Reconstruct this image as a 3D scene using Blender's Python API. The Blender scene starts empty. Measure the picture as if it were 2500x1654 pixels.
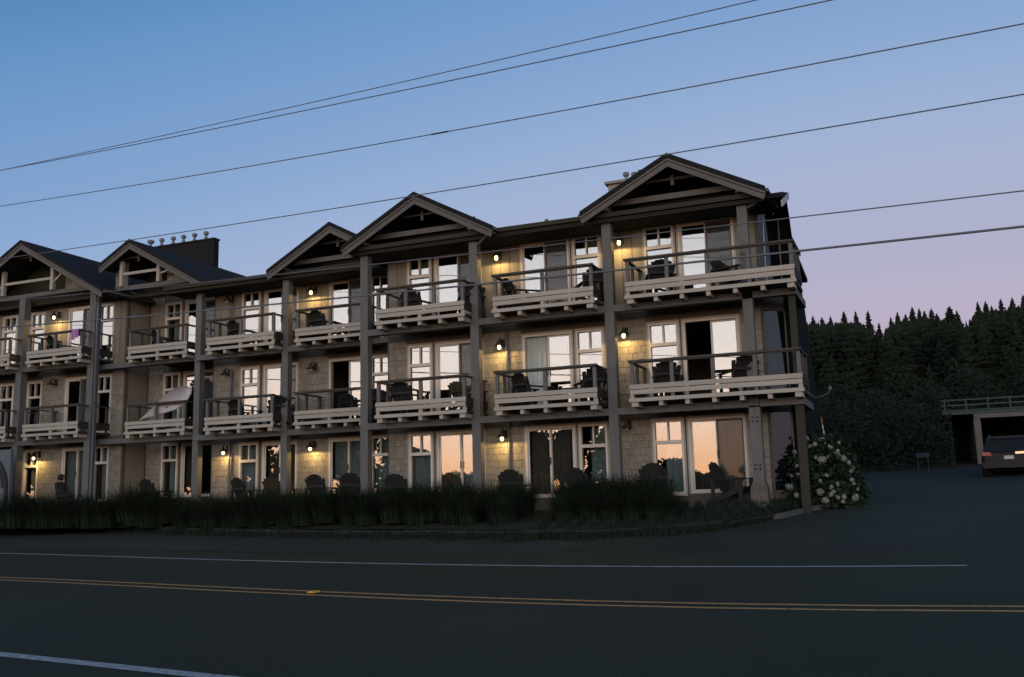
import bpy, math, random
import numpy as np
from mathutils import Vector, Matrix
random.seed(7); rng = np.random.default_rng(7)
sc = bpy.context.scene
C = sc.collection
# ------------------------------------------------------------------ camera
EYE = 1.55
FPX, YAW, PITCH, ROLL = 2438.0, 0.3893, 0.16566, -0.0252      # focal length in photo pixels, angles in radians
PW, PH = 2500.0, 1654.0
def _axes():
    cy, sy, cp, sp = math.cos(YAW), math.sin(YAW), math.cos(PITCH), math.sin(PITCH)
    F = Vector((-sy*cp, cy*cp, sp)); R0 = Vector((cy, sy, 0)); U0 = R0.cross(F)
    R = R0*math.cos(ROLL) + U0*math.sin(ROLL); U = R.cross(F)
    return F, R, U
CF, CR, CU = _axes()
cam = bpy.data.cameras.new('camera'); cam_o = bpy.data.objects.new('camera', cam); C.objects.link(cam_o)
cam_o.matrix_world = Matrix(((CR.x, CU.x, -CF.x, 0), (CR.y, CU.y, -CF.y, 0), (CR.z, CU.z, -CF.z, EYE), (0, 0, 0, 1)))
cam.sensor_width = 36; cam.lens = FPX/PW*36; cam.clip_end = 4000; cam.clip_start = 0.1
sc.camera = cam_o
def ray(u, v): return CF + CR*((u-PW/2)/FPX) - CU*((v-PH/2)/FPX)
def onY(u, v, Y): d = ray(u, v); t = Y/d.y; return Vector((d.x*t, Y, EYE+d.z*t))
def lin(c):
    return tuple((x/255/12.92 if x/255 <= .04045 else ((x/255+.055)/1.055)**2.4) for x in c)
# ------------------------------------------------------------------ sky: dusk, sun just set behind the camera
W = bpy.data.worlds.new('World'); sc.world = W; W.use_nodes = True
nt = W.node_tree; N = nt.nodes; Lk = nt.links; N.clear()
def nd(t, **k):
    n = N.new(t)
    for a, b in k.items(): setattr(n, a, b)
    return n
def mth(op, a, b=None, cl=False):
    n = N.new('ShaderNodeMath'); n.operation = op; n.use_clamp = cl
    for i, x in enumerate((a, b)):
        if x is None: continue
        if isinstance(x, (int, float)): n.inputs[i].default_value = x
        else: Lk.new(x, n.inputs[i])
    return n.outputs[0]
def ramp(fac, stops):
    n = N.new('ShaderNodeValToRGB'); e = n.color_ramp.elements
    n.color_ramp.interpolation = 'B_SPLINE'
    while len(e) < len(stops): e.new(.5)
    for el, (p, c) in zip(e, stops): el.position = p; el.color = (*c, 1)
    Lk.new(fac, n.inputs[0]); return n.outputs[0]
tc = nd('ShaderNodeTexCoord'); sep = nd('ShaderNodeSeparateXYZ'); Lk.new(tc.outputs['Generated'], sep.inputs[0])
sx, sy_, sz = sep.outputs
elev = mth('MAXIMUM', mth('ADD', sz, mth('MULTIPLY', mth('MULTIPLY', sx, sx), .3)), 0)
east = ramp(elev, [(0, lin((165, 140, 165))), (.10, lin((192, 168, 190))), (.17, lin((188, 178, 200))), (.22, lin((176, 176, 200))), (.32, lin((165, 181, 213))),
                   (.38, lin((148, 174, 212))), (.44, lin((130, 163, 207))), (.50, lin((117, 156, 204))), (.57, lin((90, 144, 195))), (.70, lin((56, 104, 158))), (1, lin((26, 54, 96)))])
zz = mth('MAXIMUM', sz, 0)
west = ramp(zz, [(0, (.95, .42, .16)), (.035, (1, .50, .26)), (.075, (1, .68, .50)), (.14, (1, .87, .80)), (.24, (.77, .755, .79)),
                 (.40, (.235, .27, .325)), (.7, (.06, .085, .13)), (1, (.02, .035, .06))])
# how far towards the set sun (azimuth -Y)
wf = mth('MULTIPLY', mth('SUBTRACT', mth('MULTIPLY', sy_, -1.0), -.25), 1/1.1, True)
wf = mth('POWER', wf, 1.5)
mixn = nd('ShaderNodeMixRGB'); Lk.new(wf, mixn.inputs[0]); Lk.new(east, mixn.inputs[1])
wsc = nd('ShaderNodeMixRGB', blend_type='MULTIPLY'); wsc.inputs[0].default_value = 1; Lk.new(west, wsc.inputs[1])
WEST = 3.6
wsc.inputs[2].default_value = (WEST, WEST, WEST, 1)
Lk.new(wsc.outputs[0], mixn.inputs[2])
bg = nd('ShaderNodeBackground'); bg.inputs[1].default_value = 1.0; Lk.new(mixn.outputs[0], bg.inputs[0])
wo = nd('ShaderNodeOutputWorld'); Lk.new(bg.outputs[0], wo.inputs[0])
sc.view_settings.view_transform = 'Standard'; sc.view_settings.look = 'None'
sc.view_settings.exposure = 0.0; sc.view_settings.gamma = 1.0
try: sc.view_settings.use_curve_mapping = False
except Exception: pass
sc.cycles.max_bounces = 8; sc.cycles.transparent_max_bounces = 24; sc.cycles.sample_clamp_indirect = 4
# ------------------------------------------------------------------ materials
MAT = {}
def mat(name, col, rough=.8, var=.15, scale=3.0, bump=0.0, bscale=40.0, spec=.3, emis=None, estr=0, island=0.0, metal=0.0, stretch=None):
    m = bpy.data.materials.new(name); m.use_nodes = True; t = m.node_tree; b = t.nodes['Principled BSDF']
    b.inputs['Roughness'].default_value = rough; b.inputs['Specular IOR Level'].default_value = spec; b.inputs['Metallic'].default_value = metal
    c = tuple(col)
    tex = t.nodes.new('ShaderNodeTexCoord'); mp = t.nodes.new('ShaderNodeMapping'); t.links.new(tex.outputs['Object'], mp.inputs[0])
    if stretch: mp.inputs['Scale'].default_value = stretch
    no = t.nodes.new('ShaderNodeTexNoise'); no.inputs['Scale'].default_value = scale; no.inputs['Detail'].default_value = 6
    t.links.new(mp.outputs[0], no.inputs['Vector'])
    val = no.outputs['Fac']
    if island:
        g = t.nodes.new('ShaderNodeNewGeometry'); oi = t.nodes.new('ShaderNodeObjectInfo')
        a = t.nodes.new('ShaderNodeMath'); a.operation = 'ADD'; t.links.new(g.outputs['Random Per Island'], a.inputs[0]); t.links.new(oi.outputs['Random'], a.inputs[1])
        fr = t.nodes.new('ShaderNodeMath'); fr.operation = 'FRACT'; t.links.new(a.outputs[0], fr.inputs[0])
        mx = t.nodes.new('ShaderNodeMix'); mx.inputs[0].default_value = island; t.links.new(val, mx.inputs[2]); t.links.new(fr.outputs[0], mx.inputs[3])
        val = mx.outputs[0]
    r = t.nodes.new('ShaderNodeMapRange'); r.inputs[1].default_value = .2; r.inputs[2].default_value = .8; r.inputs[3].default_value = 1-var; r.inputs[4].default_value = 1+var
    t.links.new(val, r.inputs[0])
    vm = t.nodes.new('ShaderNodeVectorMath'); vm.operation = 'SCALE'; vm.inputs[0].default_value = c; t.links.new(r.outputs[0], vm.inputs['Scale'])
    t.links.new(vm.outputs[0], b.inputs['Base Color'])
    if bump:
        n2 = t.nodes.new('ShaderNodeTexNoise'); n2.inputs['Scale'].default_value = bscale; n2.inputs['Detail'].default_value = 4; t.links.new(mp.outputs[0], n2.inputs['Vector'])
        bu = t.nodes.new('ShaderNodeBump'); bu.inputs['Strength'].default_value = bump; bu.inputs['Distance'].default_value = .02
        t.links.new(n2.outputs['Fac'], bu.inputs['Height']); t.links.new(bu.outputs[0], b.inputs['Normal'])
    if emis: b.inputs['Emission Color'].default_value = (*emis, 1); b.inputs['Emission Strength'].default_value = estr
    MAT[name] = m; return m
mat('asphalt', (.0158, .0240, .0146), .9, .35, .35, .5, 60, .25)
mat('lot_asphalt', (.0155, .0235, .0160), .9, .35, .5, .5, 50, .25)
def aggregate(name, lo, hi):
    m = MAT[name]; t = m.node_tree; b = t.nodes['Principled BSDF']; src = b.inputs['Base Color'].links[0].from_socket
    tx = t.nodes.new('ShaderNodeTexCoord'); n = t.nodes.new('ShaderNodeTexNoise'); n.inputs['Scale'].default_value = 34; n.inputs['Detail'].default_value = 6; n.inputs['Roughness'].default_value = .75
    t.links.new(tx.outputs['Object'], n.inputs['Vector']); r = t.nodes.new('ShaderNodeMapRange'); r.inputs[1].default_value = .3; r.inputs[2].default_value = .7; r.inputs[3].default_value = lo; r.inputs[4].default_value = hi
    t.links.new(n.outputs['Fac'], r.inputs[0]); v = t.nodes.new('ShaderNodeVectorMath'); v.operation = 'SCALE'; t.links.new(src, v.inputs[0]); t.links.new(r.outputs[0], v.inputs['Scale']); t.links.new(v.outputs[0], b.inputs['Base Color'])
aggregate('asphalt', .3, 1.7); aggregate('lot_asphalt', .4, 1.6)
mat('earth', (.016, .019, .012), .95, .4, 1.2, .6, 8)
mat('gravel', (.021, .026, .021), .95, .5, 9, .8, 25)
mat('bed_soil', (.012, .018, .009), .95, .4, 3, .6, 10)
mat('concrete', (.085, .083, .08), .9, .2, 3, .3, 30)
mat('white_paint', (.27, .30, .32), .8, .6, 14)
mat('yellow_paint', (.42, .235, .085), .8, .6, 14)
mat('timber_grey', (.033, .033, .029), .9, .5, 2, .5, 20, stretch=(1, 6, 6))
mat('wall_base', (.10, .088, .07), .9, .15, 2)
mat('shingle', (.225, .212, .175), .9, .13, 3, .3, 60, island=.6)
mat('board', (.205, .194, .158), .9, .14, 2, .2, 30, island=.5, stretch=(5, 5, .6))
mat('trim', (.335, .318, .272), .8, .12, 2, .15, 25, island=.3, stretch=(.6, 4, 4))
mat('post_paint', (.112, .115, .112), .8, .18, 2, .2, 20, stretch=(4, 4, .6))
mat('barge_paint', (.102, .099, .090), .8, .15, 2, .2, 20)
mat('rail_paint', (.06, .057, .05), .8, .18, 2)
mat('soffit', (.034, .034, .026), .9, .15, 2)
mat('roof_shingle', (.013, .014, .0155), .95, .5, 14, .8, 12, .2)
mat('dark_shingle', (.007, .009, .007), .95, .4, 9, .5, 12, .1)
mat('frame_cream', (.55, .52, .46), .6, .08, 2)
mat('gutter', (.40, .40, .42), .5, .1, 2)
mat('downspout', (.10, .12, .15), .5, .1, 2)
mat('galvanised', (.16, .18, .19), .6, .2, 4, metal=.3)
mat('shrub', (.0085, .0185, .0078), .9, .15, 3)
mat('dark_metal', (.02, .02, .02), .6, .2, 4)
mat('interior', (.10, .09, .08), .9, .15, 1)
mat('curtain', (.36, .42, .41), .9, .15, 2, stretch=(8, 8, .3))
mat('drape', (.17, .14, .115), .9, .15, 2, stretch=(8, 8, .3))
mat('chair_wood', (.017, .018, .017), .75, .4, 3, .2, 20, stretch=(4, 4, 1))
mat('stone', (.11, .10, .09), .95, .35, 4, .8, 9)
mat('board_white', (.66, .67, .70), .35, .05, 2, spec=.5)
mat('towel', (.24, .14, .36), .95, .4, 12)
mat('pink', (.55, .18, .35), .95, .2, 8)
mat('leaf', (.013, .030, .012), .8, .45, 3, island=.6)
mat('grass_blade', (.011, .022, .010), .85, .45, 3, island=.6)
mat('flower', (.215, .24, .215), .9, .5, 9, .3, 60, island=.7)
mat('conifer', (.0072, .0165, .0068), .9, .25, 2, island=.3)
mat('bark', (.03, .025, .02), .95, .3, 6, .5, 20)
mat('hill', (.016, .022, .013), .95, .4, .3)
mat('wire', (.11, .12, .14), .6, .1, 2)
mat('car_paint', (.010, .012, .016), .45, .1, 2, spec=.25)
mat('tyre', (.012, .012, .012), .9, .1, 2)
mat('rim', (.2, .2, .21), .4, .1, 2, metal=.7)
mat('plate', (.5, .5, .55), .6, .05, 4)
mat('tail_red', (.30, .03, .015), .3, .1, 2, spec=.6)
mat('chrome', (.55, .5, .45), .15, .05, 2, metal=1.0)
mat('deck_concrete', (.125, .115, .104), .9, .2, 2, .3, 20)
mat('green_rail', (.028, .056, .048), .6, .15, 2)
mat('marker_red', (.42, .12, .06), .7, .2, 2)
mat('marker_white', (.5, .5, .5), .7, .1, 2)
mat('sign_blue', (.008, .014, .034), .6, .2, 3)
mat('pale_panel', (.11, .13, .155), .8, .12, 2)
mat('skin', (.42, .22, .15), .6, .1, 4)
mat('cloth_dark', (.015, .016, .02), .9, .2, 5)
mat('hair', (.012, .01, .008), .7, .3, 20)
mat('amber', (.6, .33, .05), .5, .1, 2)
def mat_glass(name, refl, tint, rough=0.0):
    m = bpy.data.materials.new(name); m.use_nodes = True; t = m.node_tree; t.nodes.clear()
    lw = t.nodes.new('ShaderNodeLayerWeight'); lw.inputs[0].default_value = .5
    p = t.nodes.new('ShaderNodeMath'); p.operation = 'POWER'; t.links.new(lw.outputs['Facing'], p.inputs[0]); p.inputs[1].default_value = 4
    r = t.nodes.new('ShaderNodeMapRange'); r.inputs[3].default_value = refl; r.inputs[4].default_value = .9; t.links.new(p.outputs[0], r.inputs[0])
    tr = t.nodes.new('ShaderNodeBsdfTransparent'); tr.inputs[0].default_value = (*tint, 1)
    gl = t.nodes.new('ShaderNodeBsdfGlossy'); gl.inputs['Roughness'].default_value = rough
    # slight waviness of the panes
    no = t.nodes.new('ShaderNodeTexNoise'); no.inputs['Scale'].default_value = 1.3; tx = t.nodes.new('ShaderNodeTexCoord'); t.links.new(tx.outputs['Object'], no.inputs['Vector'])
    bu = t.nodes.new('ShaderNodeBump'); bu.inputs['Strength'].default_value = .04; bu.inputs['Distance'].default_value = .02; t.links.new(no.outputs['Fac'], bu.inputs['Height']); t.links.new(bu.outputs[0], gl.inputs['Normal'])
    mx = t.nodes.new('ShaderNodeMixShader'); o = t.nodes.new('ShaderNodeOutputMaterial')
    t.links.new(r.outputs[0], mx.inputs[0]); t.links.new(tr.outputs[0], mx.inputs[1]); t.links.new(gl.outputs[0], mx.inputs[2]); t.links.new(mx.outputs[0], o.inputs[0])
    MAT[name] = m
mat_glass('glass', .20, (.8, .84, .84))
mat_glass('corner_glass', .045, (.5, .55, .6))
mat_glass('car_glass', .12, (.1, .12, .13))
def mat_screen():
    m = bpy.data.materials.new('screen'); m.use_nodes = True; t = m.node_tree; t.nodes.clear()
    tr = t.nodes.new('ShaderNodeBsdfTransparent'); df = t.nodes.new('ShaderNodeBsdfDiffuse'); df.inputs[0].default_value = (.07, .075, .08, 1)
    mx = t.nodes.new('ShaderNodeMixShader'); mx.inputs[0].default_value = .42; o = t.nodes.new('ShaderNodeOutputMaterial')
    t.links.new(tr.outputs[0], mx.inputs[1]); t.links.new(df.outputs[0], mx.inputs[2]); t.links.new(mx.outputs[0], o.inputs[0]); MAT['screen'] = m
mat_screen()
def mat_emit(name, col, s):
    m = bpy.data.materials.new(name); m.use_nodes = True; t = m.node_tree; t.nodes.clear()
    e = t.nodes.new('ShaderNodeEmission'); e.inputs[0].default_value = (*col, 1); e.inputs[1].default_value = s
    o = t.nodes.new('ShaderNodeOutputMaterial'); t.links.new(e.outputs[0], o.inputs[0]); MAT[name] = m
mat_emit('bulb_lit', (1, .68, .26), 8)
mat('bulb_off', (.25, .22, .18), .4, .05, 2)
# ------------------------------------------------------------------ mesh helpers
class MB:
    def __init__(s): s.v = []; s.f = []
    def box(s, x0, x1, y0, y1, z0, z1):
        if x0 > x1: x0, x1 = x1, x0
        if y0 > y1: y0, y1 = y1, y0
        if z0 > z1: z0, z1 = z1, z0
        b = len(s.v); s.v += [(x0, y0, z0), (x1, y0, z0), (x1, y1, z0), (x0, y1, z0), (x0, y0, z1), (x1, y0, z1), (x1, y1, z1), (x0, y1, z1)]
        s.f += [tuple(b+i for i in q) for q in ((0, 3, 2, 1), (4, 5, 6, 7), (0, 1, 5, 4), (1, 2, 6, 5), (2, 3, 7, 6), (3, 0, 4, 7))]
        return s
    def beam(s, a, b_, w, h, up=(0, 0, 1)):
        a, b_ = Vector(a), Vector(b_); d = (b_-a).normalized(); u = Vector(up); sd = d.cross(u)
        if sd.length < 1e-4: sd = d.cross(Vector((1, 0, 0)))
        sd.normalize(); u = sd.cross(d).normalized(); k = len(s.v)
        for p in (a, b_):
            for i, j in ((-1, -1), (1, -1), (1, 1), (-1, 1)): s.v.append(tuple(p+sd*(i*w/2)+u*(j*h/2)))
        s.f += [tuple(k+i for i in q) for q in ((0, 1, 2, 3), (7, 6, 5, 4), (0, 4, 5, 1), (1, 5, 6, 2), (2, 6, 7, 3), (3, 7, 4, 0))]
        return s
    def tube(s, pts, r, n=8, cap=True):
        pts = [Vector(p) for p in pts]; rs = r if isinstance(r, (list, tuple)) else [r]*len(pts); rings = []
        for i, p in enumerate(pts):
            d = (pts[min(i+1, len(pts)-1)]-pts[max(i-1, 0)]).normalized()
            a = d.cross(Vector((0, 0, 1)))
            if a.length < 1e-3: a = d.cross(Vector((1, 0, 0)))
            a.normalize(); c = d.cross(a); k = len(s.v)
            for j in range(n):
                t = 2*math.pi*j/n; s.v.append(tuple(p+(a*math.cos(t)+c*math.sin(t))*rs[i]))
            rings.append(k)
        for a, b in zip(rings, rings[1:]):
            for j in range(n): s.f.append((a+j, a+(j+1) % n, b+(j+1) % n, b+j))
        if cap: s.f.append(tuple(rings[0]+j for j in reversed(range(n)))); s.f.append(tuple(rings[-1]+j for j in range(n)))
        return s
    def lathe(s, prof, n=14, c=(0, 0, 0)):
        rings = []
        for r, z in prof:
            k = len(s.v); rings.append(k)
            for j in range(n): t = 2*math.pi*j/n; s.v.append((c[0]+r*math.cos(t), c[1]+r*math.sin(t), c[2]+z))
        for a, b in zip(rings, rings[1:]):
            for j in range(n): s.f.append((a+j, a+(j+1) % n, b+(j+1) % n, b+j))
        s.f.append(tuple(rings[0]+j for j in reversed(range(n)))); s.f.append(tuple(rings[-1]+j for j in range(n)))
        return s
    def prism(s, poly, axis, a, b):
        """poly of 2-D points extruded along axis ('x': points are (y,z); 'y': points are (x,z); 'z': (x,y))"""
        k = len(s.v); n = len(poly)
        for t in (a, b):
            for p, q in poly: s.v.append({'x': (t, p, q), 'y': (p, t, q), 'z': (p, q, t)}[axis])
        s.f.append(tuple(k+i for i in range(n))); s.f.append(tuple(k+n+i for i in reversed(range(n))))
        for i in range(n): j = (i+1) % n; s.f.append((k+i, k+n+i, k+n+j, k+j))
        return s
    def quad(s, *p):
        k = len(s.v); s.v += [tuple(q) for q in p]; s.f.append(tuple(range(k, k+len(p)))); return s
    def mesh(s, name, m, smooth=False, off=(0, 0, 0)):
        me = bpy.data.meshes.new(name); o = off
        me.from_pydata([(a-o[0], b-o[1], c-o[2]) for a, b, c in s.v], [], s.f); me.materials.append(MAT[m] if isinstance(m, str) else m)
        if smooth: me.polygons.foreach_set('use_smooth', [True]*len(me.polygons))
        me.update(); return me
ORG = {}
def origin(o): return ORG.get(o.name, Vector((0, 0, 0)))
def link(name, me, parent=None, loc=(0, 0, 0)):
    o = bpy.data.objects.new(name, me); C.objects.link(o); o.location = loc
    if parent is not None: o.parent = parent
    return o
def tag(o, label=None, cat=None, group=None, kind=None):
    if label: o['label'] = label
    if cat: o['category'] = cat
    if group: o['group'] = group
    if kind: o['kind'] = kind
    return o
def part(name, mb, m, parent, smooth=False):
    """mesh given in world coordinates, stored relative to the thing's base"""
    base = ORG[parent.name]
    o = link(name, mb.mesh(name, m, smooth, base), parent); ORG[o.name] = base
    return o
def thing(name, label, cat, loc=(0, 0, 0), group=None, rz=0):
    o = bpy.data.objects.new(name, None); C.objects.link(o); o.location = loc; o.rotation_euler.z = rz; o.empty_display_size = .2
    ORG[o.name] = Vector(loc); return tag(o, label, cat, group)
def copy_tree(o, parent=None):
    c = o.copy(); C.objects.link(c); c.parent = parent
    for ch in list(o.children): copy_tree(ch, c)
    return c
def struct(name, mb, m, smooth=False): return tag(link(name, mb.mesh(name, m, smooth)), kind='structure')
# ------------------------------------------------------------------ ground
NX, NY = .189/math.hypot(.189, .982), .982/math.hypot(.189, .982)     # across the road, towards the hotel
RX, RY = -NY, NX                                                      # along the road, to the left
def dn(x, y): return x*NX+y*NY
def gz(d):
    if d < 0: return 0.0
    if d < 14: return .035*d
    if d < 48: return .49+.068*(d-14)
    return 2.802+.068*10*(1-math.exp(-(d-48)/10))
def hillz(x, y):
    d = dn(x, y)
    if d < 52: return 0
    t = (d-52)
    return max(0, min(1, (x+40)/60))*0 + 26*(1-math.exp(-t/75))*min(1, t/30)
def gh(x, y): return gz(dn(x, y)) + hillz(x, y)
def sheet(fn_pts, name, m, dz=0, smooth=True, kind=True):
    mb = MB(); n = len(fn_pts); w = len(fn_pts[0])
    for row in fn_pts:
        for x, y, z in row: mb.v.append((x, y, z+dz))
    for i in range(n-1):
        for j in range(w-1): mb.f.append((i*w+j, i*w+j+1, (i+1)*w+j+1, (i+1)*w+j))
    me = mb.mesh(name, m, smooth); o = link(name, me)
    return tag(o, kind='structure')
def spread(a, b, fine0, fine1, step, big):
    out = []; x = a
    while x < b: out.append(x); x += step if fine0 <= x <= fine1 else big
    out.append(b); return out
ds = [-900, -400, -150, -60, -20]+[i*2.0 for i in range(-5, 33)]+[66+i*6 for i in range(24)]+[240, 320, 500, 900]
ss = [-900, -400, -250]+[-180+i*10 for i in range(38)]+[260, 400, 900]
sheet([[(NX*d+RX*s, NY*d+RY*s, gh(NX*d+RX*s, NY*d+RY*s)) for s in ss] for d in ds], 'ground', 'earth', -.02)
def strip(name, m, dfun0, dfun1, s0, s1, nseg, dz, nd_=1):
    rows = []
    for k in range(nd_+1):
        row = []
        for i in range(nseg+1):
            s = s0+(s1-s0)*i/nseg; a, b = dfun0(s), dfun1(s); d = a+(b-a)*k/nd_
            row.append((NX*d+RX*s, NY*d+RY*s, gz(d)))
        rows.append(row)
    return sheet(rows, name, m, dz)
strip('road', 'asphalt', lambda s: 1.5, lambda s: 16.6, -150, 180, 66, .004, 8)
def curve(pts):
    xs = np.array([p[0] for p in pts]); ys = np.array([p[1] for p in pts]); o = np.argsort(xs); xs, ys = xs[o], ys[o]
    cf = np.polyfit(xs, ys, 3); a, b = xs[0], xs[-1]; der = np.polyder(cf)
    def f(s):
        if s < a: return float(np.polyval(cf, a)+np.polyval(der, a)*(s-a)*.4)
        if s > b: return float(np.polyval(cf, b)+np.polyval(der, b)*.5*(s-b))
        return float(np.polyval(cf, s))
    return f
yel = curve([(19.3, 11.12), (15.3, 10.97), (11.7, 10.74), (7.07, 10.65), (3.9, 10.94), (1.42, 11.37)])
far = curve([(27.2, 15.62), (20.3, 15.12), (16.1, 14.75), (9.6, 14.55), (5.9, 14.85), (2.55, 15.18)])
for off, nm in ((.13, 'yellow_line'), (-.22, 'yellow_line')):
    strip(nm, 'yellow_paint', lambda s, o=off: yel(s)+o, lambda s, o=off: yel(s)+o+.10, -60, 120, 120, .009)
strip('white_edge_line', 'white_paint', lambda s: far(s)-.05, lambda s: far(s)+.05, 2.55, 120, 100, .009)
strip('white_edge_line', 'white_paint', lambda s: 5.74, lambda s: 5.90, -60, 120, 60, .009)
strip('faint_parking_line', 'asphalt', lambda s: 16.25+.05*(s-20), lambda s: 16.33+.05*(s-20), 15, 60, 20, .010)
# bed edge line (front of the planting), from far left to behind the hydrangea
EDGE = [(-75, 47.0), (-50, 37.0), (-37.4, 32.0), (-28.3, 28.3), (-21.8, 25.6), (-17.05, 23.75), (-12.1, 22.3), (-8.9, 21.3), (-7.3, 20.9), (-5.6, 21.2), (-4.2, 22.0), (-3.3, 24.0), (-2.75, 25.9), (-2.1, 27.3), (-1.75, 28.6), (-2.0, 30.2), (-2.9, 31.2)]
BACK = [(-75, 49.5), (-50, 39.5), (-38.0, 33.5), (-29.0, 29.0), (-23.0, 28.0), (-18.0, 27.9), (-13.0, 26.0), (-9.6, 26.0), (-8.0, 26.0), (-6.5, 26.0), (-5.4, 26.0), (-4.4, 26.0), (-3.7, 26.2), (-3.3, 26.6), (-3.1, 27.5), (-3.05, 29.0), (-3.1, 30.0)]
def resample(P, n):
    out = []
    for (a, b) in zip(P, P[1:]):
        for k in range(n): out.append((a[0]+(b[0]-a[0])*k/n, a[1]+(b[1]-a[1])*k/n))
    return out+[P[-1]]
EDr, BKr = resample(EDGE, 4), resample(BACK, 4)
def patio_z(x): return 1.43 if x > -15.5 else (1.60 if x > -24 else 1.80)
def bed_z(x, y):
    best = None
    for (e, b) in zip(EDr, BKr):
        dx, dy = b[0]-e[0], b[1]-e[1]; L2 = dx*dx+dy*dy; t = ((x-e[0])*dx+(y-e[1])*dy)/L2; tt = min(1, max(0, t))
        q = math.hypot(x-e[0]-dx*tt, y-e[1]-dy*tt)
        if best is None or q < best[0]: best = (q, e, b, tt)
    _, e, b, t = best
    z0 = gz(dn(*e))+.16; z1 = patio_z(b[0])-.03
    return z0+(z1-z0)*min(1, t/.5)
rows = []
for (e, b) in zip(EDr, BKr):
    row = []
    for k in range(11):
        t = k/10; x, y = e[0]+(b[0]-e[0])*t, e[1]+(b[1]-e[1])*t
        z0 = gz(dn(*e))+.16; z1 = patio_z(b[0])-.03; jit = random.uniform(-.02, .02) if 0 < k < 8 else 0
        row.append((x, y, z0+(z1-z0)*min(1, t/.5)+jit))
    rows.append(row)
sheet(rows, 'planting_bed', 'bed_soil')
rows = []
for (e, b) in zip(EDr[:44], BKr[:44]):
    d0 = 16.6; de = dn(*e); s = e[0]*RX+e[1]*RY
    rows.append([(NX*d+RX*s, NY*d+RY*s, gz(d)) for d in [d0+(de+.3-d0)*k/4 for k in range(5)]])
sheet(rows, 'road_shoulder', 'gravel', .004)
rows = []
for i in range(22):
    d = 16.6+i*1.45
    rows.append([(NX*d+RX*s, NY*d+RY*s, gz(d)) for s in [-40+k*2.5 for k in range(21)]])
sheet(rows, 'parking_lot', 'lot_asphalt', .006)
# ------------------------------------------------------------------ the hotel
H = thing('hotel_building', 'three storey taupe shingled hotel with gabled balconies and timber posts', 'building', (-15, 26, 1.4))
# sections: post line Y, wall Y, vertical offset
S1 = dict(yp=25.2, yw=26.1, dz=0.0, k=.9526); S2 = dict(yp=27.35, yw=28.25, dz=.17, k=.956); S3 = dict(yp=27.9, yw=29.35, dz=.40, k=.9686); S4 = dict(yp=27.3, yw=28.2, dz=.36, k=.956)
pier_shingles = []; pier_boards = []
OPEN_Z = {1: (1.74, 3.69), 2: (4.22, 6.31), 3: (6.90, 9.0)}
LEV = {1: (1.20, 3.95), 2: (3.95, 6.68), 3: (6.68, 9.45)}
def wall_seg(sec, x0, x1, openings, floors=(1, 2, 3)):
    for fl in floors:
        za, zb = LEV[fl][0]+sec['dz'], LEV[fl][1]+sec['dz']; o0, o1 = OPEN_Z[fl][0]+sec['dz'], OPEN_Z[fl][1]+sec['dz']; y = sec['yw']
        ops = sorted(o(fl) if callable(o) else o for o in openings); mb = MB(); x = x0
        clad = []
        for (a, b) in ops:
            if a-x > .02: mb.box(x, a, y, y+.15, o0, o1); clad.append((x, a))
            x = b
        if x1-x > .02: mb.box(x, x1, y, y+.15, o0, o1); clad.append((x, x1))
        mb.box(x0, x1, y, y+.15, o1, zb); mb.box(x0, x1, y, y+.15, za, o0)
        w = part('wall', mb, 'wall_base', H)
        for a, b in clad:
            a += .05; b -= .05
            if b-a < .12: continue
            if fl < 3:
                nx = max(1, round((b-a)/.165)); rowh = .185; nz = int((o1+.2-(za+.12))/rowh)
                for r in range(nz):
                    offs = (r % 2)*.5; sw = (b-a)/nx; k = 0
                    edges = [a]+[a+(i+offs*.9+random.uniform(-.12, .12))*sw for i in range(1 if offs == 0 else 0, nx)]+[b]
                    edges = sorted(e for e in edges if a <= e <= b)
                    for e0, e1 in zip(edges, edges[1:]):
                        if e1-e0 < .04: continue
                        pier_shingles.append((e0+.004, e1-.004, y, za+.12+r*rowh+random.uniform(-.006, .006), rowh, w, math.hypot((e0+e1)/2, y)))
            else:
                nx = max(1, round((b-a)/.30)); sw = (b-a)/nx
                for i in range(nx): pier_boards.append((a+i*sw+.009, a+(i+1)*sw-.009, y, za, o1+.25, w))
# openings (x0,x1) and their kinds
UNITS = []   # (sec, kind, x0, x1, door order)
def W_(sec, a, b): a *= sec['k']; b *= sec['k']; UNITS.append((sec, 'w', a, b, None)); return (a, b)
def D_(sec, a, b, order): a *= sec['k']; b *= sec['k']; UNITS.append((sec, 'd', a, b, order)); return (a, b)
wall_seg(S1, -14.77, -3.65, [W_(S1, -14.75, -13.95), D_(S1, -13.78, -12.22, 'sR'), D_(S1, -10.88, -9.35, 'sR'), W_(S1, -9.21, -8.38), W_(S1, -7.04, -6.19), D_(S1, -6.04, -4.49, 'sR')])
wall_seg(S2, -23.0, -14.64, [W_(S2, -22.79, -22.01), D_(S2, -21.78, -20.36, 'sR'), D_(S2, -19.02, -17.52, 'sR'), W_(S2, -17.36, -16.64)])
wall_seg(S3, -26.93, -23.01, [W_(S3, -26.99, -26.24), D_(S3, -26.02, -24.5, 'sR')])
wall_seg(S4, -39.0, -26.94, [W_(S4, -34.74, -33.98), W_(S4, -33.18, -32.44), D_(S4, -31.16, -29.72, 'sR'), W_(S4, -29.58, -28.84)])
# return walls between the sections
part('return_wall', MB().box(-22.99, -22.86, 28.41, 29.34, 1.5, 9.6), 'board', H)
for (x, y0, y1, dz) in ((-26.94, 28.36, 29.34, .36), (-14.64, 26.26, 28.24, .17)):
    part('return_wall', MB().box(x-.0, x+.14 if x > -20 else x-.14, y0, y1, 1.3+dz, 9.4+dz), 'board', H)
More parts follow.
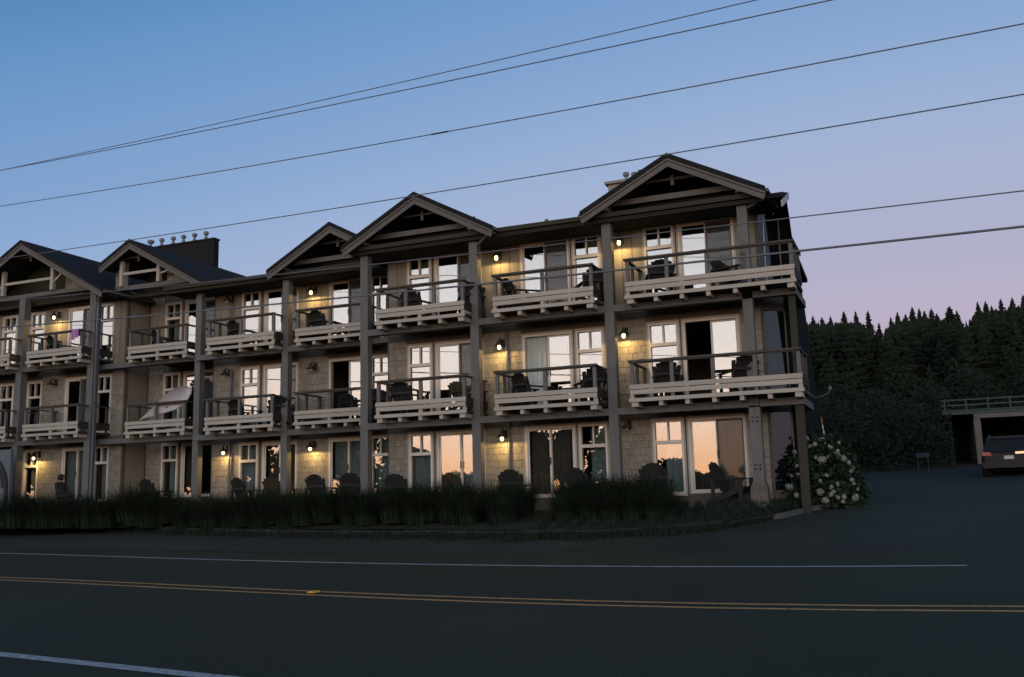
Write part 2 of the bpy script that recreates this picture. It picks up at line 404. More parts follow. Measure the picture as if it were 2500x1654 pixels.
# cladding pieces
sh_me = MB().box(-.5, .5, -.014, 0, -.5, .5).mesh('shingle', 'shingle')
pier_shingles.sort(key=lambda q: q[6])
rest = MB()
for i, (a, b, y, z, h, w, _) in enumerate(pier_shingles):
    t = random.uniform(.0, .009)
    if i < 300:
        o = link('shingle', sh_me, w); base = ORG[H.name]
        o.location = ((a+b)/2-base.x, y-.002-t-base.y, z+h/2-.004-base.z); o.scale = (b-a, 1, h-.010)
    else: rest.box(a, b, y-.016-t, y-.002-t, z+.004, z+h-.006)
tag(part('shingle_field', rest, 'shingle', H), kind='stuff')
for (a, b, y, z0, z1, w) in pier_boards:
    part('board', MB().box(a, b, y-.022-random.uniform(0, .004), y-.002, z0, z1), 'board', w)
# ---- windows and doors
def frame_boxes(mb, x0, x1, z0, z1, y0, y1, t):
    mb.box(x0, x0+t, y0, y1, z0, z1); mb.box(x1-t, x1, y0, y1, z0, z1); mb.box(x0+t, x1-t, y0, y1, z1-t, z1); mb.box(x0+t, x1-t, y0, y1, z0, z0+t)
def curtain(mb, x0, x1, z0, z1, y, n=None):
    n = n or max(6, int((x1-x0)/.035)); ph = random.uniform(0, 6)
    P = [(x0+(x1-x0)*i/n, y+.03*math.sin(i*1.25+ph)+.012*math.sin(i*.37)) for i in range(n+1)]
    k = len(mb.v)
    for x, yy in P: mb.v += [(x, yy, z0), (x, yy, z1)]
    for i in range(n): mb.f.append((k+2*i, k+2*i+2, k+2*i+3, k+2*i+1))
SKIPOPEN = {('S1', -6.04*.9526, 2), ('S1', -10.88*.9526, 2), ('S2', -19.02*.956, 2)}
def window_unit(sec, a, b, fl):
    o0, o1 = OPEN_Z[fl][0]+sec['dz'], OPEN_Z[fl][1]+sec['dz']; y = sec['yw']; zt = o1-.58
    m = MB(); frame_boxes(m, a, b, o0, o1, y-.03, y+.10, .055)
    wd = part('window', m, 'frame_cream', H)
    part('transom_rail', MB().box(a+.055, b-.055, y-.045, y+.09, zt-.055, zt+.035), 'frame_cream', wd)
    mid = (a+b)/2
    part('mullion', MB().box(mid-.022, mid+.022, y-.02, y+.08, zt+.035, o1-.055), 'frame_cream', wd)
    for (p, q, r, s) in ((a+.055, mid-.022, zt+.035, o1-.055), (mid+.022, b-.055, zt+.035, o1-.055), (a+.055, b-.055, o0+.055, zt-.055)):
        part('pane', MB().box(p, q, y+.04, y+.046, r, s), 'glass', wd)
    part('sill', MB().box(a-.04, b+.04, y-.07, y+.02, o0-.05, o0-.001), 'frame_cream', wd)
    part('trim_board', MB().box(a-.05, a-.001, y-.028, y-.001, o0-.02, o1+.05).box(b+.001, b+.05, y-.028, y-.001, o0-.02, o1+.05).box(a, b, y-.028, y-.001, o1+.001, o1+.06), 'trim', wd)
    if fl == 1 or random.random() < .35:
        c = MB(); w = b-a; full = fl == 1 and random.random() < .6
        if full: curtain(c, a+.03, b-.03, o0, o1-.1, y+.16)
        else: curtain(c, a+.35*w, b-.03, o0, o1-.1, y+.16)
        part('curtain', c, 'curtain', wd, True)
def door_unit(sec, a, b, fl, sname):
    o0, o1 = OPEN_Z[fl][0]+sec['dz'], OPEN_Z[fl][1]+sec['dz']; y = sec['yw']; mid = (a+b)/2
    m = MB(); frame_boxes(m, a, b, o0, o1, y-.03, y+.12, .05)
    d = part('sliding_door', m, 'frame_cream', H)
    part('trim_board', MB().box(a-.05, a-.001, y-.028, y-.001, o0-.02, o1+.05).box(b+.001, b+.05, y-.028, y-.001, o0-.02, o1+.05).box(a, b, y-.028, y-.001, o1+.001, o1+.06), 'trim', d)
    opened = (sname, a, fl) in SKIPOPEN
    # fixed and sliding leaves
    for i, (p, q, yy) in enumerate(((a+.05, mid+.02, y+.01), (mid-.02, b-.05, y+.055))):
        if opened and i == 0: continue
        lf = MB(); frame_boxes(lf, p, q, o0+.05, o1-.05, yy, yy+.035, .05)
        part('door_leaf', lf, 'frame_cream', d)
        part('pane', MB().box(p+.05, q-.05, yy+.014, yy+.02, o0+.1, o1-.1), 'glass', d)
    if not opened and fl == 3 or (fl == 1 and a > -7) or (fl == 2 and a < -12 and not opened):
        part('insect_screen', MB().box(mid-.0, b-.05, y-.018, y-.014, o0+.05, o1-.05), 'screen', d)
    part('handle', MB().box(mid-.01, mid+.02, y-.04, y-.02, o0+.9, o0+1.1), 'dark_metal', d)
    c = MB()
    if fl == 1:
        curtain(c, a+.05, a+.05+(b-a)*random.choice((.45, .9)), o0, o1-.08, y+.20); part('curtain', c, 'curtain' if random.random() < .7 else 'drape', d, True)
    elif (sname, a, fl) == ('S1', -10.88*.9526, 2):
        curtain(c, a+.06, mid-.02, o0, o1-.06, y+.13); part('curtain', c, 'curtain', d, True)
    elif random.random() < .4:
        curtain(c, mid, b-.04, o0, o1-.08, y+.20); part('curtain', c, 'drape', d, True)
NAME = {id(S1): 'S1', id(S2): 'S2', id(S3): 'S3', id(S4): 'S4'}
for (sec, k, a, b, o) in UNITS:
    for fl in (1, 2, 3):
        if k == 'w':
            window_unit(sec, a, b, fl)
        else: door_unit(sec, a, b, fl, NAME[id(sec)])
# ---- floors and inner walls (dark rooms behind the glass)
for sec, x0, x1 in ((S1, -14.5, -3.8), (S2, -22.9, -14.8), (S3, -26.75, -23.1), (S4, -39, -27.1)):
    y = sec['yw']+.16; dz = sec['dz']
    for z in (1.45, 3.95, 6.68): part('floor_slab', MB().box(x0, x1, y, y+5, z+dz-.12, z+dz+.12), 'interior', H)
    part('ceiling_slab', MB().box(x0, x1, y, y+5, 9.2+dz, 9.3+dz), 'interior', H)
    part('inner_wall', MB().box(x0, x1, y+5, y+5.15, 1.2+dz, 9.3+dz), 'interior', H)
    n = max(1, int((x1-x0)/4))
    for i in range(n+1):
        x = x0+(x1-x0)*i/n
        part('party_wall', MB().box(x-.06, x+.06, y+.02, y+5, 1.58+dz, 9.18+dz), 'interior', H)
# ---- chamfered glazed corner and the dark end wall
for fl in (1, 2, 3):
    o0, o1 = OPEN_Z[fl]; A = Vector((-3.64, 26.12, 0)); B = Vector((-3.16, 26.62, 0)); d = (B-A).normalized(); nrm = Vector((d.y, -d.x, 0)); o1 += .12
    g = part('corner_window', MB().beam(A+Vector((0, 0, o0)), A+Vector((0, 0, o1)), .04, .04).beam(B+Vector((0, 0, o0)), B+Vector((0, 0, o1)), .04, .04).beam(A+Vector((0, 0, o1)), B+Vector((0, 0, o1)), .05, .04).beam(A+Vector((0, 0, o0)), B+Vector((0, 0, o0)), .05, .04), 'barge_paint', H)
    m = MB(); p, q = A+d*.03, B-d*.03
    m.beam((p+q)/2+Vector((0, 0, o0+.03)), (p+q)/2+Vector((0, 0, o1-.03)), (q-p).length, .008, up=nrm)
    part('pane', m, 'corner_glass', g)
    c = MB(); part('blind', c.beam((p+q)/2-nrm*.06+Vector((0, 0, o0)), (p+q)/2-nrm*.06+Vector((0, 0, o1)), (q-p).length+.05, .02, up=nrm), 'interior', g)
    za, zb = LEV[fl]
    for z0_, z1_ in ((za, o0-.03), (o1+.03, zb)): part('corner_wall', MB().prism([(A.x, A.y), (B.x, B.y), (B.x-.1, B.y+.1), (A.x-.1, A.y+.1)], 'z', z0_, z1_), 'wall_base', H)
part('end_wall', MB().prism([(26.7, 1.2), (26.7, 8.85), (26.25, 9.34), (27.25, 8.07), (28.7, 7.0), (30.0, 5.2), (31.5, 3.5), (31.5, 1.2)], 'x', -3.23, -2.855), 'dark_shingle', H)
part('end_roof', MB().prism([(24.85, 9.0), (24.85, 9.12), (26.25, 9.5), (26.35, 9.36)], 'x', -3.3, -2.80), 'roof_shingle', H)
part('end_rake_board', MB().beam((-2.785, 24.5, 8.72), (-2.785, 26.1, 9.36), .03, .15), 'gutter', H)
# ---- posts and beams
POSTS = []
def post(x, y, z0, z1, w=.25):
    return part('post', MB().box(x-w/2, x+w/2, y-w/2, y+w/2, z0, z1), 'post_paint', H)
for x in (-14.98, -11.42, -7.48): post(x, 25.2, 1.2, 9.42)
Hx = -3.86
post(Hx, 25.2, 3.84, 6.54); post(Hx, 25.2, 6.85, 9.42); hp = post(Hx, 25.2, 1.98, 3.80, .27)
for zz_ in (2.28, 3.45):
    for i in (-1, 1):
        for j in (0, 1): part('bolt', MB().beam((Hx+i*.06, 25.065, zz_+j*.1), (Hx+i*.06, 25.05, zz_+j*.1), .045, .045), 'dark_metal', hp)
pd = part('pedestal', MB().prism([(Hx-.22, 1.25), (Hx+.22, 1.25), (Hx+.20, 1.82), (Hx+.13, 1.98), (Hx-.13, 1.98), (Hx-.20, 1.82)], 'y', 24.98, 25.42), 'stone', H)
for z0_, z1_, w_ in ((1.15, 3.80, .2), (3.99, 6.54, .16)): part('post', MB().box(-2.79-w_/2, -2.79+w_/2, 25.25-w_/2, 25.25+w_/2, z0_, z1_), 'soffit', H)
post(-19.27, 27.35, 1.3, 9.60, .24); post(-23.06, 27.6, 1.3, 9.64, .24); post(-27.6, 27.3, 1.4, 9.74, .28); post(-31.1, 27.3, 1.4, 9.76, .28); post(-15.2, 27.35, 1.3, 9.5, .22)
post(-35.0, 27.3, 1.4, 9.76, .28)
for x, y, zt in ((-14.98, 25.2, 9.42), (-11.42, 25.2, 9.42), (-7.48, 25.2, 9.42), (Hx, 25.2, 9.42), (-19.27, 27.35, 9.60)):
    part('post_cap', MB().box(x-.1, x+.1, y-.24, y-.128, zt-.12, zt+.2), 'trim', H)
def beams(xs, y, dz, zs=(3.81, 6.55), h=.18, d=.26):
    for a, b in zip(xs, xs[1:]):
        for z in zs: part('beam', MB().box(a+.13, b-.13, y-d/2, y+d/2, z+dz, z+dz+h), 'post_paint', H)
beams([-14.98, -11.42, -7.48, Hx], 25.2, 0)
for z in (3.81, 6.55): part('beam', MB().box(Hx+.14, -2.66, 25.07, 25.33, z, z+.18), 'post_paint', H); part('side_beam', MB().box(-2.86, -2.66, 25.34, 27.2, z, z+.18), 'post_paint', H)
beams([-23.06, -19.27, -15.2], 27.35, .17)
for z in (3.81, 6.55): part('beam', MB().box(-28.0, -23.19, 27.7, 27.96, z+.27, z+.45), 'post_paint', H)
beams([-40, -35.0, -31.1, -27.6], 27.3, .36)
# ---- balconies
BAL = {}
def balcony(key, x0, x1, sec, fl, n_in, wrap=False, right_to=None):
    yf = sec['yp']-.6; yw = sec['yw']-.03; T = (4.51 if fl == 2 else 7.19)+sec['dz']; yb = sec['yp']
    dk = part('balcony', MB().box(x0+.03, x1-.03, yf+.05, yw, T-.44, T-.36), 'soffit', H)
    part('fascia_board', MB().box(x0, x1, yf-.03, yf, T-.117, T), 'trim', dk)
    part('fascia_board', MB().box(x0+.012, x1-.012, yf-.022, yf, T-.252, T-.135), 'trim', dk)
    part('skirt_board', MB().box(x0-.02, x1+.02, yf-.045, yf-.005, T-.445, T-.35), 'trim', dk)
    nj = max(5, round((x1-x0)/.70)+1)
    for i in range(nj):
        x = x0+.12+(x1-x0-.24)*i/(nj-1); w = .052 if 0 < i < nj-1 else .085
        part('joist_end', MB().box(x-w, x+w, yf+.0, yb-.14, T-.565, T-.446), 'trim', dk)
    if fl: 
        for x in (x0+.06, x1-.06, (x0+x1)/2): part('bracket', MB().box(x-.05, x+.05, yf+.002, yf+.09, T-.35, T-.253), 'trim', dk)
    # sides
    for i, x in enumerate((x0, x1)):
        s0, s1 = (x, x+.03) if i == 0 else (x-.03, x)
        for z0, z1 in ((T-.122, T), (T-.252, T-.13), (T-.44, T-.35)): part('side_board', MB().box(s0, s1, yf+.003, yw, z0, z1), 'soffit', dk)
        c = (s0+s1)/2+(.035 if i == 0 else -.035)
        part('rail', MB().box(c-.05, c+.05, yf+.06, yw, T+.565, T+.605), 'rail_paint', dk)
        for yy in (yf+.6, yw-.12): part('rail_post', MB().box(c-.035, c+.035, yy-.035, yy+.035, T-.35, T+.564), 'rail_paint', dk)
    part('rail', MB().box(x0-.01, x1+.01, yf-.06, yf+.06, T+.57, T+.62), 'rail_paint', dk)
    part('under_rail', MB().box(x0+.04, x1-.04, yf-.015, yf+.025, T+.535, T+.569), 'rail_paint', dk)
    for i in range(n_in+2):
        x = x0+.07+(x1-x0-.14)*i/(n_in+1)
        part('rail_post', MB().box(x-.045, x+.045, yf+.004, yf+.09, T-.35, T+.534), 'post_paint', dk)
    BAL[key] = (x0, x1, yf, yw, T-.36)
for fl in (2, 3):
    balcony(('GH', fl), -6.88, -2.6, S1, fl, 3); balcony(('FG', fl), -10.64, -7.74, S1, fl, 1); balcony(('EF', fl), -14.31, -11.49, S1, fl, 2 if fl == 3 else 1)
    balcony(('DE', fl), -18.54, -15.95, S2, fl, 1); balcony(('CD', fl), -22.08, -19.35, S2, fl, 1)
    balcony(('BC', fl), -26.0, -23.37, dict(S3, yp=27.9, dz=.27), fl, 1); balcony(('AB', fl), -30.2, -27.56, S4, fl, 1); balcony(('A0', fl), -34.2, -31.05, S4, fl, 1)
# ---- roofs
def gable(ax, az, hl, hr, rise, yf, yb, ywall, tie, zt, dec='collar', dz=0, ypost=None):
    th = .13
    zl, zr = az-rise*hl/max(hl, hr), az-rise*hr/max(hl, hr)
    r = part('gable_roof', MB().prism([(ax, az), (ax-hl, zl), (ax-hl, zl-th), (ax, az-th)], 'y', yf-.08, yb).prism([(ax, az), (ax, az-th), (ax+hr, zr-th), (ax+hr, zr)], 'y', yf-.08, yb), 'roof_shingle', H)
    for sgn, hx, ze in ((-1, hl, zl), (1, hr, zr)):
        ex = ax+sgn*hx
        part('barge_board', MB().prism([(ax, az-.135), (ex, ze-.135), (ex, ze-.20), (ax, az-.20)], 'y', yf-.06, yf-.002), 'barge_paint', r)
        part('barge_board', MB().prism([(ax, az-.215), (ex, ze-.215), (ex-sgn*.05, ze-.33), (ax, az-.36)], 'y', yf-.035, yf-.002), 'barge_paint', r)
        part('gutter', MB().box(ex, ex+sgn*.07, yf+.02, min(yb, yf+3.0), ze-.12, ze-.04), 'barge_paint', r)
        part('soffit_board', MB().prism([(ax, az-th-.005), (ex, ze-th-.005), (ex, ze-th-.035), (ax, az-th-.035)], 'y', yf, ywall-.05), 'soffit', r)
    yp = ypost or yf+.6
    part('tie_beam', MB().box(tie[0], tie[1], yp-.12, yp+.12, zt, zt+.15), 'barge_paint', r)
    part('header_beam', MB().box(tie[0], tie[1], yp+.3, yp+.44, zt-.22, zt-.08), 'soffit', r)
    zc = az-.56
    k = (az-.20-zc)/(rise/max(hl, hr))+.05
    if dec == 'collar':
        part('collar_beam', MB().box(ax-k, ax+k, yf+.5, yf+.57, zc, zc+.07), 'barge_paint', r)
        part('pendant', MB().box(ax-.045, ax+.045, yf+.44, yf+.49, zc-.16, zc+.14), 'barge_paint', r)
    # boarded gable wall behind the porch
    zw = zt+.0
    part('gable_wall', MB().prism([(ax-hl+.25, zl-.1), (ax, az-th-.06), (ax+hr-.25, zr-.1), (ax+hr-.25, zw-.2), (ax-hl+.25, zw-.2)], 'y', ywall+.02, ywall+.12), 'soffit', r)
    return r
gable(-13.01, 10.53, 2.42, 2.42, 1.31, 24.6, 32, 26.1, (-14.86, -11.54), 9.42)
gable(-5.60, 10.49, 2.43, 2.43, 1.25, 24.6, 32, 26.1, (-7.36, -3.98), 9.42)
gable(-17.24, 10.76, 2.42, 2.42, 1.33, 26.75, 34, 28.25, (-19.15, -15.4), 9.62)
rb = gable(-26.05, 11.42, 1.40, 3.45, 1.93, 27.25, 36, 29.35, (-27.4, -23.3), 9.66, dec='collar', ypost=27.75)
ra = gable(-30.78, 11.85, 4.08, 4.08, 2.27, 26.7, 36, 28.2, (-34.8, -27.75), 9.74, dec='collar', ypost=27.3)
# open timber work of the two left gables
def truss(r, ax, az, slope, y, zt, xs, rail):
    for x in xs:
        ztop = az-abs(x-ax)*slope-.3
        part('queen_post', MB().box(x-.07, x+.07, y-.07, y+.07, zt+.152, ztop), 'trim', r)
        sg = 1 if x > ax else -1
        if x < -26 and x > -27: continue
        part('brace', MB().beam((x+sg*.07, y, zt+.45), (x+sg*.52, y, az-abs(x+sg*.52-ax)*slope-.34), .07, .08, up=(0, 1, 0)), 'trim', r)
    part('loft_rail', MB().box(xs[0]+.071, xs[1]-.071, y-.035, y+.035, zt+.55, zt+.65), 'trim', r)
truss(rb, -26.05, 11.42, .559, 27.62, 9.66, (-26.72, -25.0), 1)
truss(ra, -30.78, 11.85, .556, 27.1, 9.74, (-32.05, -29.55), 1)
for r, x0, x1, y, ax, az, sl, zt in ((rb, -24.9, -23.4, 27.92, -26.05, 11.42, .559, 9.96), (ra, -29.35, -27.3, 27.5, -30.78, 11.85, .556, 10.0), (rb, -27.35, -26.75, 27.95, -26.05, 11.42, .559, 9.7)):
    n = int((x1-x0)/.26)
    for i in range(n):
        a, b = x0+(x1-x0)*i/n+.008, x0+(x1-x0)*(i+1)/n-.008
        h0, h1 = az-abs(a-ax)*sl-.22, az-abs(b-ax)*sl-.22
        if min(h0, h1) > zt+.05: part('board', MB().prism([(a, zt-.15), (b, zt-.15), (b, h1), (a, h0)], 'y', y, y+.03), 'board', r)
# main roofs behind the gables
def main_roof(x0, x1, ye, ze, yr, zr, yb):
    m = part('main_roof', MB().prism([(ye, ze), (yr, zr), (yb, ze), (yb, ze-.14), (yr, zr-.14), (ye, ze-.14)], 'x', x0, x1), 'roof_shingle', H)
    part('fascia', MB().box(x0, x1, ye-.03, ye-.002, ze-.2, ze-.03), 'soffit', m)
    part('eave_gutter', MB().box(x0, x1, ye-.13, ye-.032, ze-.14, ze-.02), 'soffit', m)
    part('eave_soffit', MB().box(x0, x1, ye, ye+1.1, ze-.24, ze-.2), 'soffit', m)
    return m
main_roof(-15.35, -3.4, 24.95, 9.22, 28.5, 10.0, 36)
main_roof(-24.2, -15.36, 27.1, 9.40, 33, 10.75, 39)
main_roof(-26.9, -24.21, 29.3, 9.95, 34, 11.0, 39)
main_roof(-40, -28.4, 28.0, 9.7, 34, 11.2, 39)
# vents on the gable roof
for x, y, z in ((-12.25, 27.0, 10.28), (-11.85, 26.5, 10.0), (-9.25, 25.3, 9.35)):
    part('roof_vent', MB().lathe([(.04, 0), (.04, .13), (.055, .13), (.055, .17)], 8, (x, y, z-.13)), 'galvanised', H)
# chimneys
def vent(ch, x, y, z, s=1.0, wide=1.0):
    part('vent_cap', MB().lathe([(.10*s, 0), (.10*s, .10*s), (.06*s, .14*s), (.06*s, .22*s), (.115*s*wide, .27*s), (.13*s*wide, .33*s), (.115*s*wide, .40*s), (.05*s, .43*s)], 12, (x, y, z)), 'galvanised', ch, True)
c1 = part('chimney', MB().box(-30.6, -26.98, 33, 33.3, 10.6, 12.93).box(-30.65, -26.95, 32.96, 33.34, 12.931, 13.0), 'roof_shingle', H)
for i, (u, v) in enumerate(((368, 597), (395, 595), (423, 592), (448, 589), (475, 586), (503, 583))):
    p = onY(u, v, 33.15); vent(c1, p.x, 33.15, 13.0, .88, 1.35 if i == 0 else 1.0)
c2 = part('chimney', MB().box(-9.1, -7.6, 31, 31.8, 10.2, 12.05).box(-9.2, -7.5, 30.9, 31.9, 12.051, 12.14), 'board', H)
for i, x in enumerate((-8.55, -8.3, -8.05, -7.85)): vent(c2, x, 31.3+.12*(i % 2), 12.14, .85, 1.0)
# downspouts
ds_ = part('downspout', MB().tube([(-27.0, 27.0, 9.65), (-27.05, 27.0, 9.5), (-27.3, 27.12, 9.32), (-27.38, 27.2, 9.2), (-27.38, 27.2, 1.75)], .055, 8), 'downspout', H)
part('downspout', MB().tube([(-22.13, 28.12, 6.45), (-22.13, 28.12, 1.7)], .045, 8), 'downspout', H)
part('downspout', MB().tube([(-22.2, 28.12, 9.2), (-22.2, 28.12, 7.0)], .03, 8), 'downspout', H)
part('downspout', MB().tube([(-10.84, 26.0, 6.5), (-10.84, 26.0, 1.45)], .033, 8), 'downspout', H)
part('downspout', MB().tube([(-3.45, 26.0, 8.9), (-3.48, 26.05, 8.4), (-3.48, 26.05, 6.85)], .014, 8), 'gutter', H)
for (p0, p1) in (((-10.6, 24.75, 9.05), (-11.3, 25.1, 8.85)), ((-3.1, 24.9, 9.05), (-3.75, 25.15, 8.9)), ((-22.5, 27.3, 9.35), (-23.0, 27.5, 9.1))):
    part('gutter_elbow', MB().tube([p0, ((p0[0]+p1[0])/2, (p0[1]+p1[1])/2, p0[2]-.03), p1], .04, 8), 'barge_paint', H)
part('gooseneck_lamp', MB().tube([(-2.62, 25.6, 4.15), (-2.45, 25.5, 3.98), (-2.25, 25.4, 4.0), (-2.1, 25.35, 4.06), (-2.06, 25.33, 4.16)], .015, 6).lathe([(.035, 0), (.045, .06), (.02, .1)], 8, (-2.06, 25.33, 4.13)), 'downspout', H)
# patio and foundation under the ground floor
for x0, x1, y0, y1, z in ((-14.7, -3.5, 24.6, 26.09, 1.43), (-22.9, -14.7, 26.7, 28.24, 1.60), (-26.9, -22.95, 27.3, 29.34, 1.70), (-39, -26.95, 26.6, 28.19, 1.80)):
    part('patio_slab', MB().box(x0, x1, y0, y1, z-.25, z), 'concrete', H)
# ------------------------------------------------------------------ wall lamps
def wall_lamp(x, yw, z, lit, label):
    
    t = thing('wall_lamp', label, 'lamp', (x, yw-.03, z), 'barn lamps on the hotel wall')
    part('back_plate', MB().box(x-.06, x+.06, yw-.055, yw-.028, z+.02, z+.26), 'dark_metal', t)
    part('arm', MB().tube([(x, yw-.05, z+.14), (x, yw-.14, z+.24), (x, yw-.24, z+.27), (x, yw-.29, z+.2)], .014, 6), 'dark_metal', t)
    part('shade', MB().lathe([(.035, .21), (.05, .15), (.085, .10), (.15, .035), (.145, .03), (.08, .09), (.04, .13), (.001, .13)], 16, (x, yw-.29, z)), 'dark_metal', t, True)
    b = part('bulb', MB().lathe([(.02, .10), (.032, .06), (.05, .0), (.046, -.035), (.025, -.06), (.005, -.07)], 12, (x, yw-.29, z)), 'bulb_lit' if lit else 'bulb_off', t, True)
    if lit:
        l = bpy.data.lights.new('lamp_light', 'SPOT'); l.spot_size = math.radians(179); l.spot_blend = .12; l.energy = 40; l.color = (1, .60, .20); l.shadow_soft_size = .05
        lo = bpy.data.objects.new('lamp_light', l); C.objects.link(lo); lo.parent = t; lo.location = (0, -.27, -.085)
FLN = {1: 'ground floor', 2: 'second floor', 3: 'top floor'}
LAMPS = [(-7.79, S1, 3, 9.03, 1, 'left of the corner balcony'), (-7.77, S1, 2, 6.28, 1, 'left of the corner balcony'), (-7.80, S1, 1, 3.60, 0, 'left of the corner patio window'),
         (-11.69, S1, 3, 9.04, 1, 'beside the post right of the middle gable'), (-11.66, S1, 2, 6.27, 1, 'beside the post right of the middle gable'), (-11.64, S1, 1, 3.52, 1, 'beside the post right of the middle gable'),
         (-19.83, S2, 3, 9.22, 1, 'under the smaller gable'), (-19.8, S2, 2, 6.45, 0, 'under the smaller gable'), (-19.81, S2, 1, 3.67, 1, 'under the smaller gable'),
         (-23.49, S2, 3, 9.27, 0, 'right of the big chimney'), (-23.53, S2, 2, 6.50, 0, 'right of the big chimney'), (-23.52, S2, 1, 3.69, 1, 'right of the big chimney'),
         (-32.0, S4, 3, 9.47, 1, 'under the leftmost gable'), (-32.0, S4, 2, 6.72, 0, 'under the leftmost gable'), (-32.69, S4, 1, 3.87, 1, 'under the leftmost gable')]
for x, sec, fl, z, lit, where in LAMPS:
    kk = (sec['yw']-.3)/(sec['yw']/sec['k'])
    wall_lamp(x*kk, sec['yw']-.02, EYE+(z-EYE)*kk, lit, f"{'lit' if lit else 'unlit'} barn lamp on the {FLN[fl]} wall {where}")
# ------------------------------------------------------------------ garden chairs
def make_chair():
    t = thing('garden_chair', 'x', 'chair', (0, 0, 0), 'slatted garden chairs of the hotel')
    w = .29; tl = .30                                   # faces -Y
    back = []
    for i in range(7):                                  # fan of slats, rounded top
        a = (i-3)/3; h = .95-.13*a*a
        e_ = .021*(i % 2); b0 = Vector((a*.20, .20+e_, .30)); b1 = Vector((a*.30, .20+e_+.30*(h-.3)/.65, h))
        part('back_slat', MB().beam(b0, b1, .100, .019, up=(0, -1, .4)), 'chair_wood', t)
    part('back_rail', MB().beam((-.30, .425, .62), (.30, .425, .62), .025, .07), 'chair_wood', t)
    for i in range(6):
        y = -.34+i*.105
        part('seat_slat', MB().box(-.27, .27, y, y+.09, .375-.025*i, .395-.025*i), 'chair_wood', t)
    for s in (-1, 1):
        part('arm', MB().box(s*.30-.06, s*.30+.06, -.42, .42, .555, .58), 'chair_wood', t)
        part('leg', MB().box(s*.30-.02, s*.30+.02, -.36, -.26, 0, .554), 'chair_wood', t)
        part('leg', MB().beam((s*.27, -.30, .34), (s*.27, .52, .04), .03, .11), 'chair_wood', t)
        part('leg', MB().box(s*.31-.02, s*.31+.02, .34, .42, 0, .554), 'chair_wood', t)
    return t
CH0 = make_chair(); _first = [True]
def chair(u, v, sec, z, y, rz, label, sx=1.0):
    p = onY(u, v, y)
    o = CH0 if _first[0] else copy_tree(CH0); _first[0] = False
    o.location = (p.x, y, z); o.rotation_euler.z = rz; o['label'] = label; o.scale = (1.08, 1.08, sx)
    return o
def dk(key): return BAL[key][4]+.002
R_ = math.radians
BAYS = {'GH': 'corner balcony', 'FG': 'flat-eaved balcony between the right gables', 'EF': 'balcony under the middle gable', 'DE': 'balcony under the smaller gable',
        'CD': 'balcony right of the big chimney', 'BC': 'balcony below the big chimney', 'AB': 'balcony under the leftmost gable'}
def bch(bay, fl, u, v, dy, rz, side):
    x0, x1, yf, yw, z = BAL[(bay, fl)]
    chair(u, v, None, z+.002, yf+.12+dy*.6, R_(rz), f"slatted garden chair on the {FLN[fl]} {BAYS[bay]}{side}")
bch('GH', 3, 1610, 660, 1.2, 200, ', nearer its left end'); bch('GH', 3, 1790, 640, 1.2, 60, ', nearer its right end')
bch('GH', 2, 1630, 900, 1.1, 190, ', nearer its left end'); bch('GH', 2, 1800, 885, 1.1, 215, ', left of the post')
bch('FG', 3, 1278, 710, 1.1, 130, ', left one'); bch('FG', 3, 1442, 690, 1.2, 215, ', right one')
bch('FG', 2, 1300, 930, 1.1, 150, ', left one'); bch('FG', 2, 1442, 920, 1.1, 215, ', right one')
bch('EF', 3, 1025, 735, 1.1, 170, ', left one'); bch('EF', 3, 1150, 725, 1.3, 210, ', right one')
bch('EF', 2, 996, 945, 1.0, 180, ', left one'); bch('EF', 2, 1142, 935, 1.2, 60, ', right one')
bch('DE', 3, 795, 780, 1.0, 170, ''); bch('DE', 2, 868, 965, 1.1, 65, ', left of the post'); bch('DE', 2, 925, 960, 1.3, 200, ', right of the post')
bch('CD', 3, 598, 800, 1.1, 160, ''); bch('CD', 2, 601, 985, 1.1, 165, ', middle one'); bch('CD', 2, 690, 985, 1.2, 200, ', right one')
bch('BC', 3, 410, 825, 1.0, 150, ''); bch('AB', 3, 155, 835, 1.1, 160, '')
def gch(u, v, y, z, rz, where): chair(u, v, None, z, y, R_(rz), f"slatted garden chair on the ground floor {where}", 1.14)
gch(1790, 1170, 25.45, 1.432, 75, 'before the corner sliding door'); gch(1602, 1160, 25.1, 1.432, 185, 'behind the rightmost tall grass clump')
gch(1262, 1170, 25.45, 1.432, 180, 'below the lit lamp right of the middle gable'); gch(1436, 1165, 25.4, 1.432, 60, 'left of the post beside the unlit lamp')
gch(981, 1180, 25.5, 1.432, 185, 'below the middle gable, left one'); gch(1130, 1180, 25.45, 1.432, 70, 'below the middle gable, right one by the post')
gch(788, 1180, 27.6, 1.602, 180, 'below the smaller gable, left one'); gch(868, 1180, 27.6, 1.602, 190, 'below the smaller gable, right one by the post')
gch(608, 1185, 27.6, 1.602, 165, 'below the flat eave, behind the downspout'); gch(683, 1185, 27.6, 1.602, 70, 'below the flat eave, beside the post')
gch(382, 1190, 28.2, 1.702, 175, 'below the big chimney')
